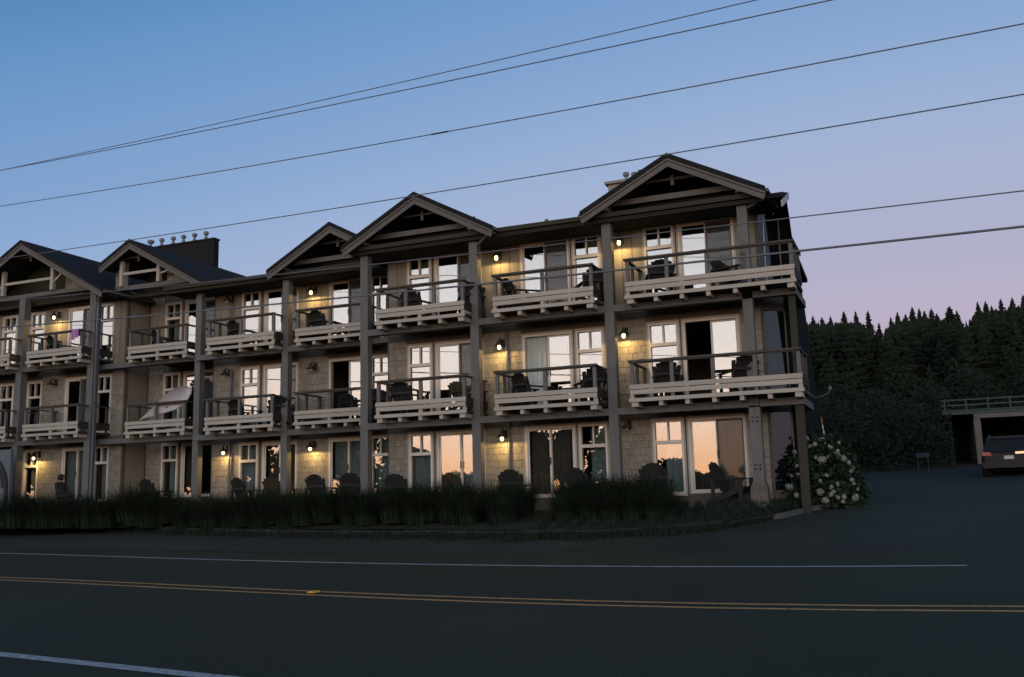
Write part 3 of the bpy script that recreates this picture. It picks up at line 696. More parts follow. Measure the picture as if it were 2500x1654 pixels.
# small tables
def table(u, v, y, z, label):
    p = onY(u, v, y); t = thing('side_table', label, 'table', (p.x, y, z), 'small patio tables')
    top = MB()
    for i in range(5): part('slat', MB().box(p.x-.24, p.x+.24, y-.24+i*.1, y-.16+i*.1, z+.42, z+.44), 'chair_wood', t)
    for i in (-1, 1):
        for j in (-1, 1): part('leg', MB().box(p.x+i*.19-.02, p.x+i*.19+.02, y+j*.19-.02, y+j*.19+.02, z, z+.419), 'chair_wood', t)
table(1018, 1190, 25.2, 1.432, 'low dark slatted table between the two chairs below the middle gable')
x0, x1, yf, yw, z = BAL[('FG', 2)]; table(1395, 935, yf+.55, z+.002, 'low dark slatted table on the second floor flat-eaved balcony')
x0, x1, yf, yw, z = BAL[('AB', 3)]; table(105, 840, yf+.55, z+.002, 'low dark slatted table on the top floor balcony under the leftmost gable')
# ------------------------------------------------------------------ surfboard, towel
def surfboard():
    x0, x1, yf, yw, z = BAL[('BC', 2)]; y = yf+.2
    a = onY(340, 1027, y); b = onY(466, 951, y); ax = (b-a); L = ax.length; ax.normalize(); up = Vector((-ax.z, 0, ax.x))
    n = 26; prof = []
    for i in range(n+1):
        t = i/n; w = .34*(math.sin(math.pi*t**1.75)**.62*(.55+.45*t) if 0 < t < 1 else 0)*1.25
        prof.append((t, w))
    t_ = thing('surfboard', 'white surfboard leaning on the second floor balcony rail below the big chimney', 'surfboard', tuple(a))
    mb = MB()
    for (off, sc_) in ((-.03, .94), (0, 1), (.03, .94)):
        for s in (1, -1):
            for t, w in prof: mb.v.append(tuple(a+ax*(t*L)+up*(s*w*sc_)+Vector((0, off, 0))))
    m = n+1
    def ring(k, s): return k*2*m+(0 if s > 0 else m)
    for i in range(n):
        for s in (1, -1):
            for k in (0, 1): mb.f.append((ring(k, s)+i, ring(k, s)+i+1, ring(k+1, s)+i+1, ring(k+1, s)+i))
        for k in (0, 2): mb.f.append((ring(k, 1)+i, ring(k, 1)+i+1, ring(k, -1)+i+1, ring(k, -1)+i))
    part('hull', mb, 'board_white', t_, True)
    p = a+ax*(L*.50)-up*.13+Vector((0, -.034, 0))
    part('decal', MB().beam(p, p+ax*.16, .004, .03, up=up), 'dark_metal', t_)
    p = a+ax*.10+Vector((0, -.034, .0)); part('tip_patch', MB().beam(p, p+ax*.08, .004, .05, up=up), 'amber', t_)
surfboard()
x0, x1, yf, yw, z = BAL[('AB', 3)]; T = z+.36
p = onY(188, 805, yf)
tw = thing('beach_towel', 'purple and pink towel hung over the top floor rail under the leftmost gable', 'towel', (p.x, yf, T+.2))
tb = MB(); nn = 8
for j, (yy, zz0) in enumerate(((-.075, T+.28), (-.075, T+.45), (-.072, T+.628), (0, T+.64), (.072, T+.628), (.075, T+.40))):
    for i in range(nn+1): tb.v.append((p.x-.17+.34*i/nn, yf+yy-.012*math.sin(i*1.7+j*.3), zz0-(.04*math.sin(i*.8) if j == 0 else 0)))
for j in range(5):
    for i in range(nn): tb.f.append((j*(nn+1)+i, j*(nn+1)+i+1, (j+1)*(nn+1)+i+1, (j+1)*(nn+1)+i))
part('cloth', tb, 'towel', tw, True)
part('pink_stripe', MB().box(p.x-.06, p.x+.03, yf-.094, yf-.090, T+.25, T+.56), 'pink', tw)
# ------------------------------------------------------------------ seated person on the left patio
def person():
    q = onY(150, 1172, 27.55); zg = 1.80
    bx, by = q.x, 27.55
    t = thing('person', 'person in dark clothes sitting on the ground floor patio under the leftmost gable', 'person', (bx, by, zg))
    J = {'pelvis': ((-.02, .0, .46), .15), 'spine': ((-.06, .02, .66), .14), 'chest': ((-.07, .02, .84), .15), 'neck': ((-.05, .02, .99), .06), 'head0': ((-.02, .01, 1.07), .085), 'head1': ((0, 0, 1.16), .10), 'head2': ((0, 0, 1.22), .07),
         'shl': ((-.07, -.17, .92), .07), 'ell': ((.05, -.24, .70), .05), 'wrl': ((.27, -.15, .62), .036), 'hal': ((.34, -.12, .61), .04),
         'shr': ((-.07, .20, .92), .07), 'elr': ((.05, .26, .70), .05), 'wrr': ((.27, .17, .62), .036), 'har': ((.34, .14, .61), .04),
         'hil': ((.0, -.10, .45), .10), 'knl': ((.44, -.14, .50), .07), 'anl': ((.46, -.14, .10), .045), 'tol': ((.62, -.14, .05), .04),
         'hir': ((.0, .10, .45), .10), 'knr': ((.44, .14, .50), .07), 'anr': ((.46, .14, .10), .045), 'tor': ((.62, .14, .05), .04)}
    names = list(J); E_ = [('pelvis', 'spine'), ('spine', 'chest'), ('chest', 'neck'), ('neck', 'head0'), ('head0', 'head1'), ('head1', 'head2')]
    for s in 'lr': E_ += [('chest', 'sh'+s), ('sh'+s, 'el'+s), ('el'+s, 'wr'+s), ('wr'+s, 'ha'+s), ('pelvis', 'hi'+s), ('hi'+s, 'kn'+s), ('kn'+s, 'an'+s), ('an'+s, 'to'+s)]
    me = bpy.data.meshes.new('body'); me.from_pydata([J[n][0] for n in names], [(names.index(a), names.index(b)) for a, b in E_], [])
    o = link('body', me, t)
    sk = o.modifiers.new('skin', 'SKIN'); sk.use_smooth_shade = True
    lay = me.skin_vertices[0].data if me.skin_vertices else None
    if lay is None:
        me.attributes  # layer is made by the modifier
        bpy.context.view_layer.objects.active = o
    if me.skin_vertices:
        for i, n in enumerate(names): me.skin_vertices[0].data[i].radius = (J[n][1], J[n][1]); me.skin_vertices[0].data[i].use_root = (n == 'pelvis')
    o.modifiers.new('sub', 'SUBSURF').levels = 2; o.modifiers['sub'].render_levels = 2
    # clothes below the neck, skin above and on the hands
    m = bpy.data.materials.new('person_skin_and_clothes'); m.use_nodes = True; tt = m.node_tree; b = tt.nodes['Principled BSDF']; b.inputs['Roughness'].default_value = .8
    tx = tt.nodes.new('ShaderNodeTexCoord'); sp = tt.nodes.new('ShaderNodeSeparateXYZ'); tt.links.new(tx.outputs['Object'], sp.inputs[0])
    gt = tt.nodes.new('ShaderNodeMath'); gt.operation = 'GREATER_THAN'; gt.inputs[1].default_value = 1.0; tt.links.new(sp.outputs[2], gt.inputs[0])
    mx = tt.nodes.new('ShaderNodeMix'); mx.data_type = 'RGBA'; mx.inputs['A'].default_value = (.015, .016, .02, 1); mx.inputs['B'].default_value = (.42, .22, .15, 1)
    tt.links.new(gt.outputs[0], mx.inputs['Factor']); tt.links.new(mx.outputs['Result'], b.inputs['Base Color']); me.materials.append(m)
    base = Vector((bx, by, zg))
    def P(x, y, z): return (bx+x, by+y, zg+z)
    hb = MB()
    hb.lathe([(.085, -.02), (.118, .05), (.122, .12), (.10, .17), (.05, .20), (.005, .205)], 16, P(-.025, 0, 1.08)); part('hair', hb, 'hair', t, True)
    part('nose', MB().beam(P(.09, 0, 1.15), P(.125, 0, 1.12), .03, .04), 'skin', t)
    part('seat_cushion', MB().box(bx-.22, bx+.30, by-.26, by+.26, zg, zg+.33), 'chair_wood', t)
person()
# ------------------------------------------------------------------ arched doorway seen at the left edge
aw = thing('arched_doorway', 'pale arched doorway at the far left edge of the photo', 'doorway', (-31.6, 26.0, 1.2))
ax0 = onY(28, 1090, 26.0).x
part('wall', MB().box(ax0-2.2, ax0-.0, 26.0, 26.12, 1.3, 3.95), 'pale_panel', aw)
cx, r0 = ax0-1.3, 1.25
arc = [(cx+r0*math.cos(a), 2.6+r0*math.sin(a)) for a in [math.pi*i/16 for i in range(17)]]
inn = [(cx+(r0-.28)*math.cos(a), 2.6+(r0-.28)*math.sin(a)) for a in [math.pi*i/16 for i in range(17)]]
fb = MB()
for i in range(16): fb.prism([arc[i], arc[i+1], inn[i+1], inn[i]], 'y', 25.94, 25.995)
part('arch_frame', fb, 'dark_metal', aw)
part('jamb', MB().box(cx+r0-.13, cx+r0, 25.94, 25.995, 1.25, 2.6), 'dark_metal', aw)
part('door_leaf', MB().prism([(cx-.95, 1.35), (cx+.9, 1.35), (cx+r0-.135, 1.7), (cx+r0-.135, 2.75), (cx+.8, 3.2), (cx-.95, 3.2)], 'y', 25.955, 25.994), 'pale_panel', aw)
# ------------------------------------------------------------------ plants
def tuft_mesh(nb, h, sp, seed):
    r = random.Random(seed); mb = MB()
    for i in range(nb):
        a = r.uniform(0, 6.283); rad = r.uniform(0, .22)*sp; bx, by = rad*math.cos(a), rad*math.sin(a)
        hh = h*r.uniform(.55, 1.0); lean = r.uniform(.05, .55)*sp; a2 = a+r.uniform(-.6, .6); w = r.uniform(.006, .012)
        px, py = -math.sin(a2)*w, math.cos(a2)*w; k = len(mb.v)
        for t in (0, .4, .75, 1.0):
            x = bx+math.cos(a2)*lean*t*t; y = by+math.sin(a2)*lean*t*t; z = hh*(t-.16*t*t*t*lean/.55); ww = 1-t*.85
            mb.v += [(x-px*ww, y-py*ww, z), (x+px*ww, y+py*ww, z)]
        for j in range(3): mb.f.append((k+2*j, k+2*j+1, k+2*j+3, k+2*j+2))
    return mb
TUFTS = [tuft_mesh(850, 1.08, 1.8, s).mesh('tuft', 'grass_blade') for s in (1, 2, 3)]
def tuft(x, y, s, label, sz=1.0):
    o = link('ornamental_grass', random.choice(TUFTS)); o.location = (x, y, bed_z(x, y)-.03); o.scale = (s, s, s*sz); o.rotation_euler.z = random.uniform(0, 6.28)
    tag(o, label, 'grass', 'ornamental grass clumps along the hotel')
GL = 'dark ornamental grass clump in the long row before the hotel patios'
for i in range(46):
    t = i/45; x = -36+(-11.3+36)*t; yy = np.interp(x, [-36, -28.3, -21.8, -17, -12, -9], [32.0, 28.2, 25.9, 24.3, 23.4, 22.9])
    yy = min(yy, 26.3)
    tuft(x+random.uniform(-.15, .15), yy+random.uniform(-.25, .25), random.uniform(.82, 1.16)*(1.25 if x < -23 else 1.0), GL)
for i in range(26):
    x = -30+i*.82; yy = np.interp(x, [-36, -28.3, -21.8, -17, -12, -9], [31.0, 27.2, 24.9, 23.4, 22.3, 21.6])
    tuft(x+random.uniform(-.2, .2), min(yy, 26)+.6, random.uniform(.65, 1.0), GL)
for u in (1210, 1265):
    p = onY(u, 1300, 23.2); tuft(p.x, 23.2, 1.0, 'dark grass clump alone left of the patio door sill')
for i, u in enumerate((1395, 1440, 1490, 1540, 1590)):
    p = onY(u, 1300, 23.0); tuft(p.x, 23.0+.25*(i % 2), 1.0, 'dark grass clump in the dense group before the corner patio', 1.0 if i != 4 else 1.05)
for i in range(14):
    p = onY(1390+i*18, 1310, 22.3); tuft(p.x, 22.2+.3*(i % 3), .7, 'low dark grass clump at the front of the corner bed')
# hydrangea
def hydrangea():
    cx, cy, cz = -2.62, 27.0, 1.25
    t = thing('hydrangea_bush', 'large hydrangea bush with white flower heads at the hotel corner', 'bush', (cx, cy, cz))
    r = random.Random(5); lb = MB(); shell = []
    def pt(k=1.0):
        a = r.uniform(0, 6.283); e = r.uniform(-.15, 1); rr = k*(.72+.28*r.random())
        ex = 1.12*rr*math.cos(a)*math.sqrt(max(0, 1-max(0, e)**2)); ey = .95*rr*math.sin(a)*math.sqrt(max(0, 1-max(0, e)**2))
        return Vector((cx+ex, cy+ey, cz+.22+max(-.1, e)*1.68*rr))
    for i in range(4200):
        p = pt(r.uniform(.82, 1.13)); s = r.uniform(.06, .115); d = Vector((r.uniform(-1, 1), r.uniform(-1, 1), r.uniform(-.5, .8))).normalized(); q = d.cross(Vector((r.uniform(-1, 1), r.uniform(-1, 1), r.uniform(-1, 1)))).normalized()
        lb.quad(p-d*s, p+q*s*.55, p+d*s*1.1, p-q*s*.55)
    part('leaves', lb, 'leaf', t)
    sb = MB()
    for i in range(9):
        a = i*.7; sb.tube([(cx+.1*math.cos(a), cy+.1*math.sin(a), cz-.1), (cx+.4*math.cos(a), cy+.4*math.sin(a), cz+.7), (cx+.6*math.cos(a), cy+.55*math.sin(a), cz+1.3)], [.02, .015, .006], 5)
    part('stems', sb, 'bark', t)
    fm = MB()
    for i in range(90):
        z = 1-2*(i+.5)/90; a = i*2.39996; rr = math.sqrt(1-z*z); n = Vector((rr*math.cos(a), rr*math.sin(a), z)); u = n.cross(Vector((.3, .2, 1))).normalized(); v = n.cross(u); c = n*r.uniform(.9, 1.05)
        s = r.uniform(.18, .36); c = c*r.uniform(.75, 1.1); fm.quad(c-u*s, c-v*s+n*.06, c+u*s, c+v*s+n*.06)
    fme = fm.mesh('flower_head', 'flower')
    FL = [(2007, 1123, 1.25), (2088, 1215, 1.2), (2002, 1202, 1.4), (2015, 1222, 1.1), (2045, 1183, 1.0), (2018, 1161, .9), (2045, 1215, .95), (2060, 1214, .9), (2058, 1225, .8), (2005, 1073, 1.0), (1970, 1070, .9), (1978, 1090, .9), (1990, 1085, .8),
          (2027, 1092, .85), (2043, 1104, .9), (2047, 1115, .9), (2060, 1120, .9), (2072, 1130, .9), (2078, 1150, .8), (2083, 1143, .7), (1992, 1118, .7), (2022, 1116, .6), (2080, 1172, .7), (2085, 1182, .7), (2003, 1175, .7), (2030, 1190, .8), (2035, 1202, .9), (2029, 1208, .8), (2094, 1195, .6),
          (1922, 1055, .9), (1940, 1104, .9), (1912, 1132, .7), (1928, 1190, 1.25), (1945, 1210, 1.1), (1933, 1163, .7), (1948, 1158, .7), (1945, 1138, .6), (1915, 1225, .8), (1912, 1190, .8), (1935, 1087, .7), (1915, 1097, .7), (2048, 1082, .6)]
    for (u, v, s) in FL:
        d = ray(u, v); best = None                      # first point where the sight line meets the bush's outer shell
        yy = cy-1.0; hit = None
        while yy < cy+.6:
            q = onY(u, v, yy); e = ((q.x-cx)/1.16)**2+((q.y-cy)/.98)**2+((q.z-cz-.22)/1.75)**2
            if e <= 1: hit = q; break
            yy += .03
        if hit is None: hit = onY(u, v, cy)
        o = link('flower_head', fme, t); o.location = (hit.x-cx, hit.y-cy, hit.z-cz); k = .075*s*r.uniform(.85, 1.15); o.scale = (k*r.uniform(.7, 1.25), k*r.uniform(.8, 1.2), k*r.uniform(.6, 1.0)); o.rotation_euler = (r.uniform(0, 3), r.uniform(0, 3), 0)
hydrangea()
# timber edging of the bed
ed = thing('bed_edging', 'weathered timber edging along the front of the planting bed', 'edging', (-15, 24, .9))
pts = resample(EDGE[2:11], 1); 
for (a, b) in zip(pts, pts[1:]):
    L = math.hypot(b[0]-a[0], b[1]-a[1]); n = max(1, round(L/2.4))
    for i in range(n):
        p = (a[0]+(b[0]-a[0])*(i+.01)/n, a[1]+(b[1]-a[1])*(i+.01)/n); q = (a[0]+(b[0]-a[0])*(i+.99)/n, a[1]+(b[1]-a[1])*(i+.99)/n)
        j = random.uniform(-.03, .03)
        part('timber', MB().beam((p[0]+NX*-.08, p[1]-.08+j, gz(dn(*p))+.075), (q[0]+NX*-.08, q[1]-.08+j, gz(dn(*q))+.075+random.uniform(-.02, .02)), .16, .14), 'timber_grey', ed)
kb = MB(); kp = resample(EDGE[10:], 5)
for a, b in zip(kp, kp[1:]): kb.beam((a[0], a[1], gz(dn(*a))+.05), (b[0], b[1], gz(dn(*b))+.05), .16, .15)
struct('kerb', kb, 'concrete')
# rough grass along the verge and over the corner bed
vg = MB(); r = random.Random(31)
def blade(x, y, z, h):
    a = r.uniform(0, 6.283); l = r.uniform(.1, .8)*h; w = r.uniform(.006, .012); px, py = -math.sin(a)*w, math.cos(a)*w; k = len(vg.v)
    for t in (0, .55, 1.0):
        vg.v.extend([(x+math.cos(a)*l*t*t-px*(1-t*.9), y+math.sin(a)*l*t*t-py*(1-t*.9), z+h*t), (x+math.cos(a)*l*t*t+px*(1-t*.9), y+math.sin(a)*l*t*t+py*(1-t*.9), z+h*t)])
    vg.f.extend([(k, k+1, k+3, k+2), (k+2, k+3, k+5, k+4)])
for i in range(15000):
    j = r.randrange(8, 44); e, e2 = EDr[j], EDr[j+1]; t = r.random(); ex, ey = e[0]+(e2[0]-e[0])*t, e[1]+(e2[1]-e[1])*t
    o_ = -abs(r.gauss(0, .45))*(0.5+.5*math.sin(ex*1.7)**2)-.12; x, y = ex+NX*o_, ey+NY*o_; blade(x, y, gz(dn(x, y)), r.uniform(.04, .20))
for i in range(9000):
    j = r.randrange(30, 56); e, b = EDr[j], BKr[j]; t = r.random()**1.3*.75+.02; x, y = e[0]+(b[0]-e[0])*t+r.uniform(-.1, .1), e[1]+(b[1]-e[1])*t; blade(x, y, bed_z(x, y)-.02, r.uniform(.05, .24))
tag(link('verge_grass', vg.mesh('verge_grass', 'grass_blade')), 'low dark grass and weeds along the timber edging of the bed', 'grass', kind='stuff')
# ------------------------------------------------------------------ road reflector
rx = curve([(19.3, 11.12), (15.3, 10.97), (11.7, 10.74), (7.07, 10.65)])
s = 10.55; d = yel(s)+.05
tag(link('road_reflector', MB().prism([(-.06, 0), (.06, 0), (.035, .025), (-.035, .025)], 'y', -.09, .09).mesh('road_reflector', 'amber'), loc=(NX*d+RX*s, NY*d+RY*s, gz(d)+.010)), 'small amber reflector between the double yellow lines', 'reflector')
# ------------------------------------------------------------------ overhead wires
def wire(pts, r, Dw, label, extra=None):
    S, Z = [], []
    for u, v in pts:
        q = ray(u, v); t = Dw/(q.x*NX+q.y*NY); S.append(q.x*t*RX+q.y*t*RY); Z.append(EYE+q.z*t)
    cf = np.polyfit(S, Z, 2); 
    if cf[0] < .0004: cf1 = np.polyfit(S, np.array(Z)-.0004*np.array(S)**2, 1); cf = np.array([.0004, cf1[0], cf1[1]])
    P = [(NX*Dw+RX*s, NY*Dw+RY*s, float(np.polyval(cf, s))) for s in np.linspace(-16, 62, 60)]
    t = link('overhead_wire', MB().tube(P, r, 6).mesh('overhead_wire', 'wire', True)); tag(t, label, 'wire', 'overhead wires along the road')
    return cf
wire([(0, 417.7), (625, 279.5), (1250, 137), (1862, 0)], .010, 16.4, 'topmost overhead wire, leaving the frame first at the top')
wire([(0, 419), (625, 290), (1250, 164.5), (2052, 0)], .011, 15.8, 'second overhead wire from the top, just under the topmost one')
c3 = wire([(0, 503.7), (625, 405), (1250, 291.6), (2500, 59)], .011, 16.2, 'third overhead wire from the top, with a short dark splice')
q = ray(1074, 323); t = 16.2/(q.x*NX+q.y*NY); s0 = q.x*t*RX+q.y*t*RY
tag(link('wire_splice', MB().tube([(NX*16.2+RX*s, NY*16.2+RY*s, float(np.polyval(c3, s))) for s in (s0-.22, s0, s0+.22)], .018, 8).mesh('wire_splice', 'dark_metal')), 'short dark splice sleeve on the third overhead wire', 'splice')
wire([(158, 612), (625, 539), (1250, 434), (2500, 235.7)], .011, 16.0, 'fourth overhead wire from the top, grazing the two right gable peaks')
wire([(2500, 467.8), (1933, 531.6), (1480, 582), (1166, 619), (884, 650)], .011, 16.1, 'fifth overhead wire, crossing the top floor windows')
wire([(2500, 554), (1945, 614.5), (1480, 661), (1166, 695), (890, 723), (703, 740), (485, 760), (313, 776), (75, 794)], .020, 15.9, 'lowest and thickest overhead wire, crossing the top floor rails')
# ------------------------------------------------------------------ conifers on the hill
def conifer_mesh(seed, wh=20, nb=10, wid=.25):
    r = random.Random(seed); mb = MB()
    for i in range(wh):
        t = i/wh; z = .10+.88*t; rad = wid*(1-t)**.72*r.uniform(.8, 1.15)+.006
        for j in range(nb):
            if r.random() < .12: continue
            a = 6.283*(j+r.uniform(-.4, .4))/nb; L = rad*r.uniform(.65, 1.15); dr = L*r.uniform(.15, .5); w = L*.28+.008
            c, s = math.cos(a), math.sin(a); k = len(mb.v)
            mb.v += [(0, 0, z+.025), (c*L*.55-s*w, s*L*.55+c*w, z-dr*.4), (c*L, s*L, z-dr+r.uniform(0, .02)), (c*L*.55+s*w, s*L*.55-c*w, z-dr*.4), (c*L*.5, s*L*.5, z-dr*.8-.03)]
            mb.f += [(k, k+1, k+2), (k, k+2, k+3), (k+1, k+4, k+2), (k+3, k+2, k+4)]
    k = len(mb.v); mb.v += [(.012, 0, .95), (-.006, .01, .95), (-.006, -.01, .95), (0, 0, 1.01)]; mb.f += [(k, k+1, k+3), (k+1, k+2, k+3), (k+2, k, k+3)]
    return mb
CON = [conifer_mesh(s) for s in (11, 12, 13, 14)]
CONM = [c.mesh('crown', 'conifer') for c in CON]
TRK = MB().lathe([(.018, 0), (.012, .5), (.003, .97)], 7).mesh('trunk', 'bark')
SKY = [(1955, 768), (1984, 770), (2006, 773), (2027, 770), (2059, 758), (2088, 758), (2118, 757), (2145, 787), (2174, 773), (2190, 760), (2210, 765), (2226, 748), (2243, 751), (2256, 757), (2273, 752), (2286, 764), (2317, 746), (2335, 757), (2367, 778), (2386, 735), (2405, 734), (2420, 745), (2442, 728), (2470, 725), (2497, 718)]
ORD = ['first', 'second', 'third', 'fourth', 'fifth', 'sixth', 'seventh', 'eighth', 'ninth', 'tenth', 'eleventh', 'twelfth', 'thirteenth', 'fourteenth', 'fifteenth', 'sixteenth', 'seventeenth', 'eighteenth', 'nineteenth', 'twentieth', 'twenty-first', 'twenty-second', 'twenty-third', 'twenty-fourth', 'twenty-fifth', 'twenty-sixth', 'twenty-seventh']
for i, (u, v) in enumerate(SKY):
    Y = 128+random.uniform(-8, 8); p = onY(u, v, Y); zb = gh(p.x, Y)-.3; h = p.z-zb; hgt = h
    lab = f"{ORD[i]} skyline conifer counted from the hotel corner" if i < 25 else ('skyline conifer cut off by the right edge of the photo' if i < 27 else 'skyline conifer hidden behind the hotel corner')
    t = thing('conifer', lab, 'tree', (p.x, Y, zb), 'conifers on the skyline of the hill')
    wsc_ = random.uniform(.85, 1.25) if (u, v) != (2317, 746) else 1.6
    for nm, me in (('crown', CONM[i % 4]), ('trunk', TRK)):
        o = link(nm, me, t); o.scale = (h*wsc_, h*wsc_, h); o.rotation_euler.z = random.uniform(0, 6)
fm = MB()
for i in range(900):
    u = random.uniform(1880, 2620); Y = random.uniform(62, 134); x = onY(u, 900, Y).x; zb = gh(x, Y)-.3
    top_px = np.interp(u, [1880, 2100, 2130, 2157, 2185, 2230, 2300, 2350, 2365, 2400, 2500, 2620], [790, 782, 792, 812, 786, 774, 772, 780, 786, 760, 742, 722])
    h = random.uniform(8, 22); zmax = onY(u, top_px, Y).z
    if zb+h > zmax: h = zmax-zb-random.uniform(0, 1.0)**2*3.0
    if h < 2.5 or h > 24: continue
    c = random.choice(CON); w = random.uniform(.95, 1.4); a = random.uniform(0, 6); ca, sa = math.cos(a), math.sin(a); k = len(fm.v)
    fm.v += [(x+(p[0]*ca-p[1]*sa)*h*w, Y+(p[0]*sa+p[1]*ca)*h*w, zb+p[2]*h) for p in c.v]; fm.f += [tuple(k+q for q in f) for f in c.f]
fo = link('forest', fm.mesh('forest', 'conifer')); tag(fo, 'dark mass of conifers covering the hillside behind the hotel', 'forest', kind='stuff')
# low shrubs at the back edge of the parking lot
sb = MB(); r = random.Random(3)
for i in range(32000):
    u = r.uniform(1960, 2600); Y = r.uniform(46, 62) if u < 2330 else r.uniform(54, 64); x = onY(u, 1100, Y).x; zb = gh(x, Y); hh = 1.2+1.6*math.sin(u*.021+Y*.3)**2+(Y-46)*.16; z = zb+hh*r.random()**.7
    s = r.uniform(.06, .12); p = Vector((x, Y, z)); d = Vector((r.uniform(-1, 1), r.uniform(-1, 1), r.uniform(-1, 1))).normalized(); q2 = d.cross(Vector((r.uniform(-1, 1), r.uniform(-1, 1), r.uniform(-1, 1)))).normalized()
    sb.quad(p-d*s, p+q2*s*.6, p+d*s, p-q2*s*.6)
tag(link('shrubbery', sb.mesh('shrubbery', 'shrub')), 'dark shrubs along the back of the parking lot', 'shrubs', kind='stuff')
# ------------------------------------------------------------------ parking deck with green railing
pdk = thing('parking_deck', 'concrete parking deck with green railing at the right edge', 'deck', (5.5, 49, 2.7))
Yd = 50.0
a = onY(2378, 1024, Yd); b = onY(2500, 1014, Yd); zb_ = (a.z+b.z)/2; zt_ = onY(2378, 1012, Yd).z
x_l = a.x; x_r = 22
part('slab', MB().box(x_l-1.3, x_r, Yd+.1, Yd+9, zb_+.32, zt_+.1), 'deck_concrete', pdk)
part('edge_beam', MB().box(x_l, x_r, Yd-.15, Yd+.1, zb_, zt_), 'deck_concrete', pdk)
part('column', MB().box(x_l-.02, x_l+.26, Yd-.1, Yd+.3, 2.2, zb_-.002), 'deck_concrete', pdk)
part('column', MB().box(x_l+7, x_l+7.3, Yd-.1, Yd+.3, 2.2, zb_-.002), 'deck_concrete', pdk)
part('back_wall', MB().box(x_l+.3, x_r, Yd+8.5, Yd+8.8, 2.2, zb_+.3), 'interior', pdk)
part('side_wall', MB().box(x_l-.02, x_l+.24, Yd+.5, Yd+8.4, 2.2, zb_+.3), 'interior', pdk)
for k, hh in enumerate((.18, .42, .66)): part('rail', MB().box(x_l-1.3, x_r, Yd-.02, Yd+.03, zt_+hh, zt_+hh+.06), 'green_rail', pdk)
part('kick_plate', MB().box(x_l-1.3, x_r, Yd-.03, Yd-.005, zt_+.02, zt_+.16), 'green_rail', pdk)
for i in range(22): part('rail_post', MB().box(x_l-1.2+i*.82*1.1, x_l-1.14+i*.82*1.1, Yd-.06, Yd-.031, zt_+.0, zt_+.73), 'green_rail', pdk)
# ------------------------------------------------------------------ parked SUV, seen from behind
def suv():
    p = onY(2468, 1160, 37.6); x0, y0 = p.x, 37.6; z0 = gh(x0, y0)+.006; rz = R_(-6)
    t = thing('parked_suv', 'dark SUV parked in the lot under the deck, seen from behind', 'car', (x0, y0, z0))
    t.rotation_euler.z = rz; t.scale = (.93, .95, .84)
    base = Vector((x0, y0, z0))
    def P(name, mb, m, par=t, smooth=False):
        me = mb.mesh(name, m, smooth); o = link(name, me, par); return o
    # body cross sections along Y (rear at 0, front at 4.6): half width, sill z, belt z
    secs = [(0.0, .80, .48, .95), (.06, .90, .40, 1.02), (.5, .94, .34, 1.04), (2.3, .95, .32, 1.02), (3.6, .94, .34, 1.0), (4.4, .86, .40, .92), (4.6, .72, .48, .80)]
    mb = MB()
    for (y, hw, zs, zb) in secs:
        for (x, z) in ((-hw*.92, zs), (-hw, zs+.18), (-hw, zb-.14), (-hw*.93, zb), (hw*.93, zb), (hw, zb-.14), (hw, zs+.18), (hw*.92, zs)): mb.v.append((x, y, z))
    n = 8
    for i in range(len(secs)-1):
        for j in range(n): mb.f.append((i*n+j, i*n+(j+1) % n, (i+1)*n+(j+1) % n, (i+1)*n+j))
    mb.f.append(tuple(range(n))); mb.f.append(tuple((len(secs)-1)*n+j for j in reversed(range(n))))
    P('body', mb, 'car_paint')
    cb = MB()
    for (y, hw, z) in ((.06, .86, 1.0), (.32, .70, 1.56), (.9, .70, 1.63), (2.3, .69, 1.62), (3.2, .84, 1.0)):
        cb.v += [(-hw, y, z), (hw, y, z)]
    cb.v += [(-.86, .06, .98), (.86, .06, .98), (-.84, 3.2, .98), (.84, 3.2, .98)]
    cb.f += [(0, 1, 3, 2), (2, 3, 5, 4), (4, 5, 7, 6), (6, 7, 9, 8), (0, 2, 4, 6, 8), (9, 7, 5, 3, 1)]
    P('cabin', cb, 'car_paint')
    P('rear_window', MB().quad((-.70, .10, 1.08), (.70, .10, 1.08), (.60, .295, 1.50), (-.60, .295, 1.50)), 'car_glass')
    for s in (-1, 1):
        P('side_window', MB().quad((s*.845, .5, 1.08), (s*.85, 2.9, 1.08), (s*.715, 2.2, 1.55), (s*.715, .75, 1.55)), 'car_glass')
        P('tail_lamp', MB().prism([(s*.56, .86), (s*.88, .86), (s*.86, 1.02), (s*.60, 1.0)], 'y', -.02, .12), 'tail_red')
        P('roof_rail', MB().tube([(s*.62, .5, 1.66), (s*.62, .8, 1.70), (s*.62, 2.2, 1.69), (s*.62, 2.5, 1.65)], .02, 6), 'galvanised')
        P('reflector', MB().box(s*.70-.08, s*.70+.08, -.045, -.02, .50, .53), 'tail_red')
    P('bumper', MB().prism([(-.86, .36), (.86, .36), (.90, .5), (.86, .62), (-.86, .62), (-.90, .5)], 'y', -.06, .1), 'car_paint')
    P('tailgate_trim', MB().box(.22, .60, -.035, -.0, .90, .99), 'chrome')
    P('number_plate', MB().box(-.16, .16, -.03, -.015, .70, .84), 'plate')
    P('spoiler', MB().box(-.62, .62, .18, .5, 1.60, 1.64), 'car_paint')
    for sx_ in (-1, 1):
        for yy in (.85, 3.7):
            w = P('wheel', MB().lathe([(.20, -.10), (.33, -.11), (.35, -.06), (.35, .06), (.33, .11), (.20, .10)], 18), 'tyre'); w.location = (sx_*.84, yy, .35); w.rotation_euler = (0, math.pi/2, 0)
            P('rim', MB().lathe([(.04, -.112), (.20, -.102), (.20, .102), (.04, .112)], 14), 'rim', w)
suv()
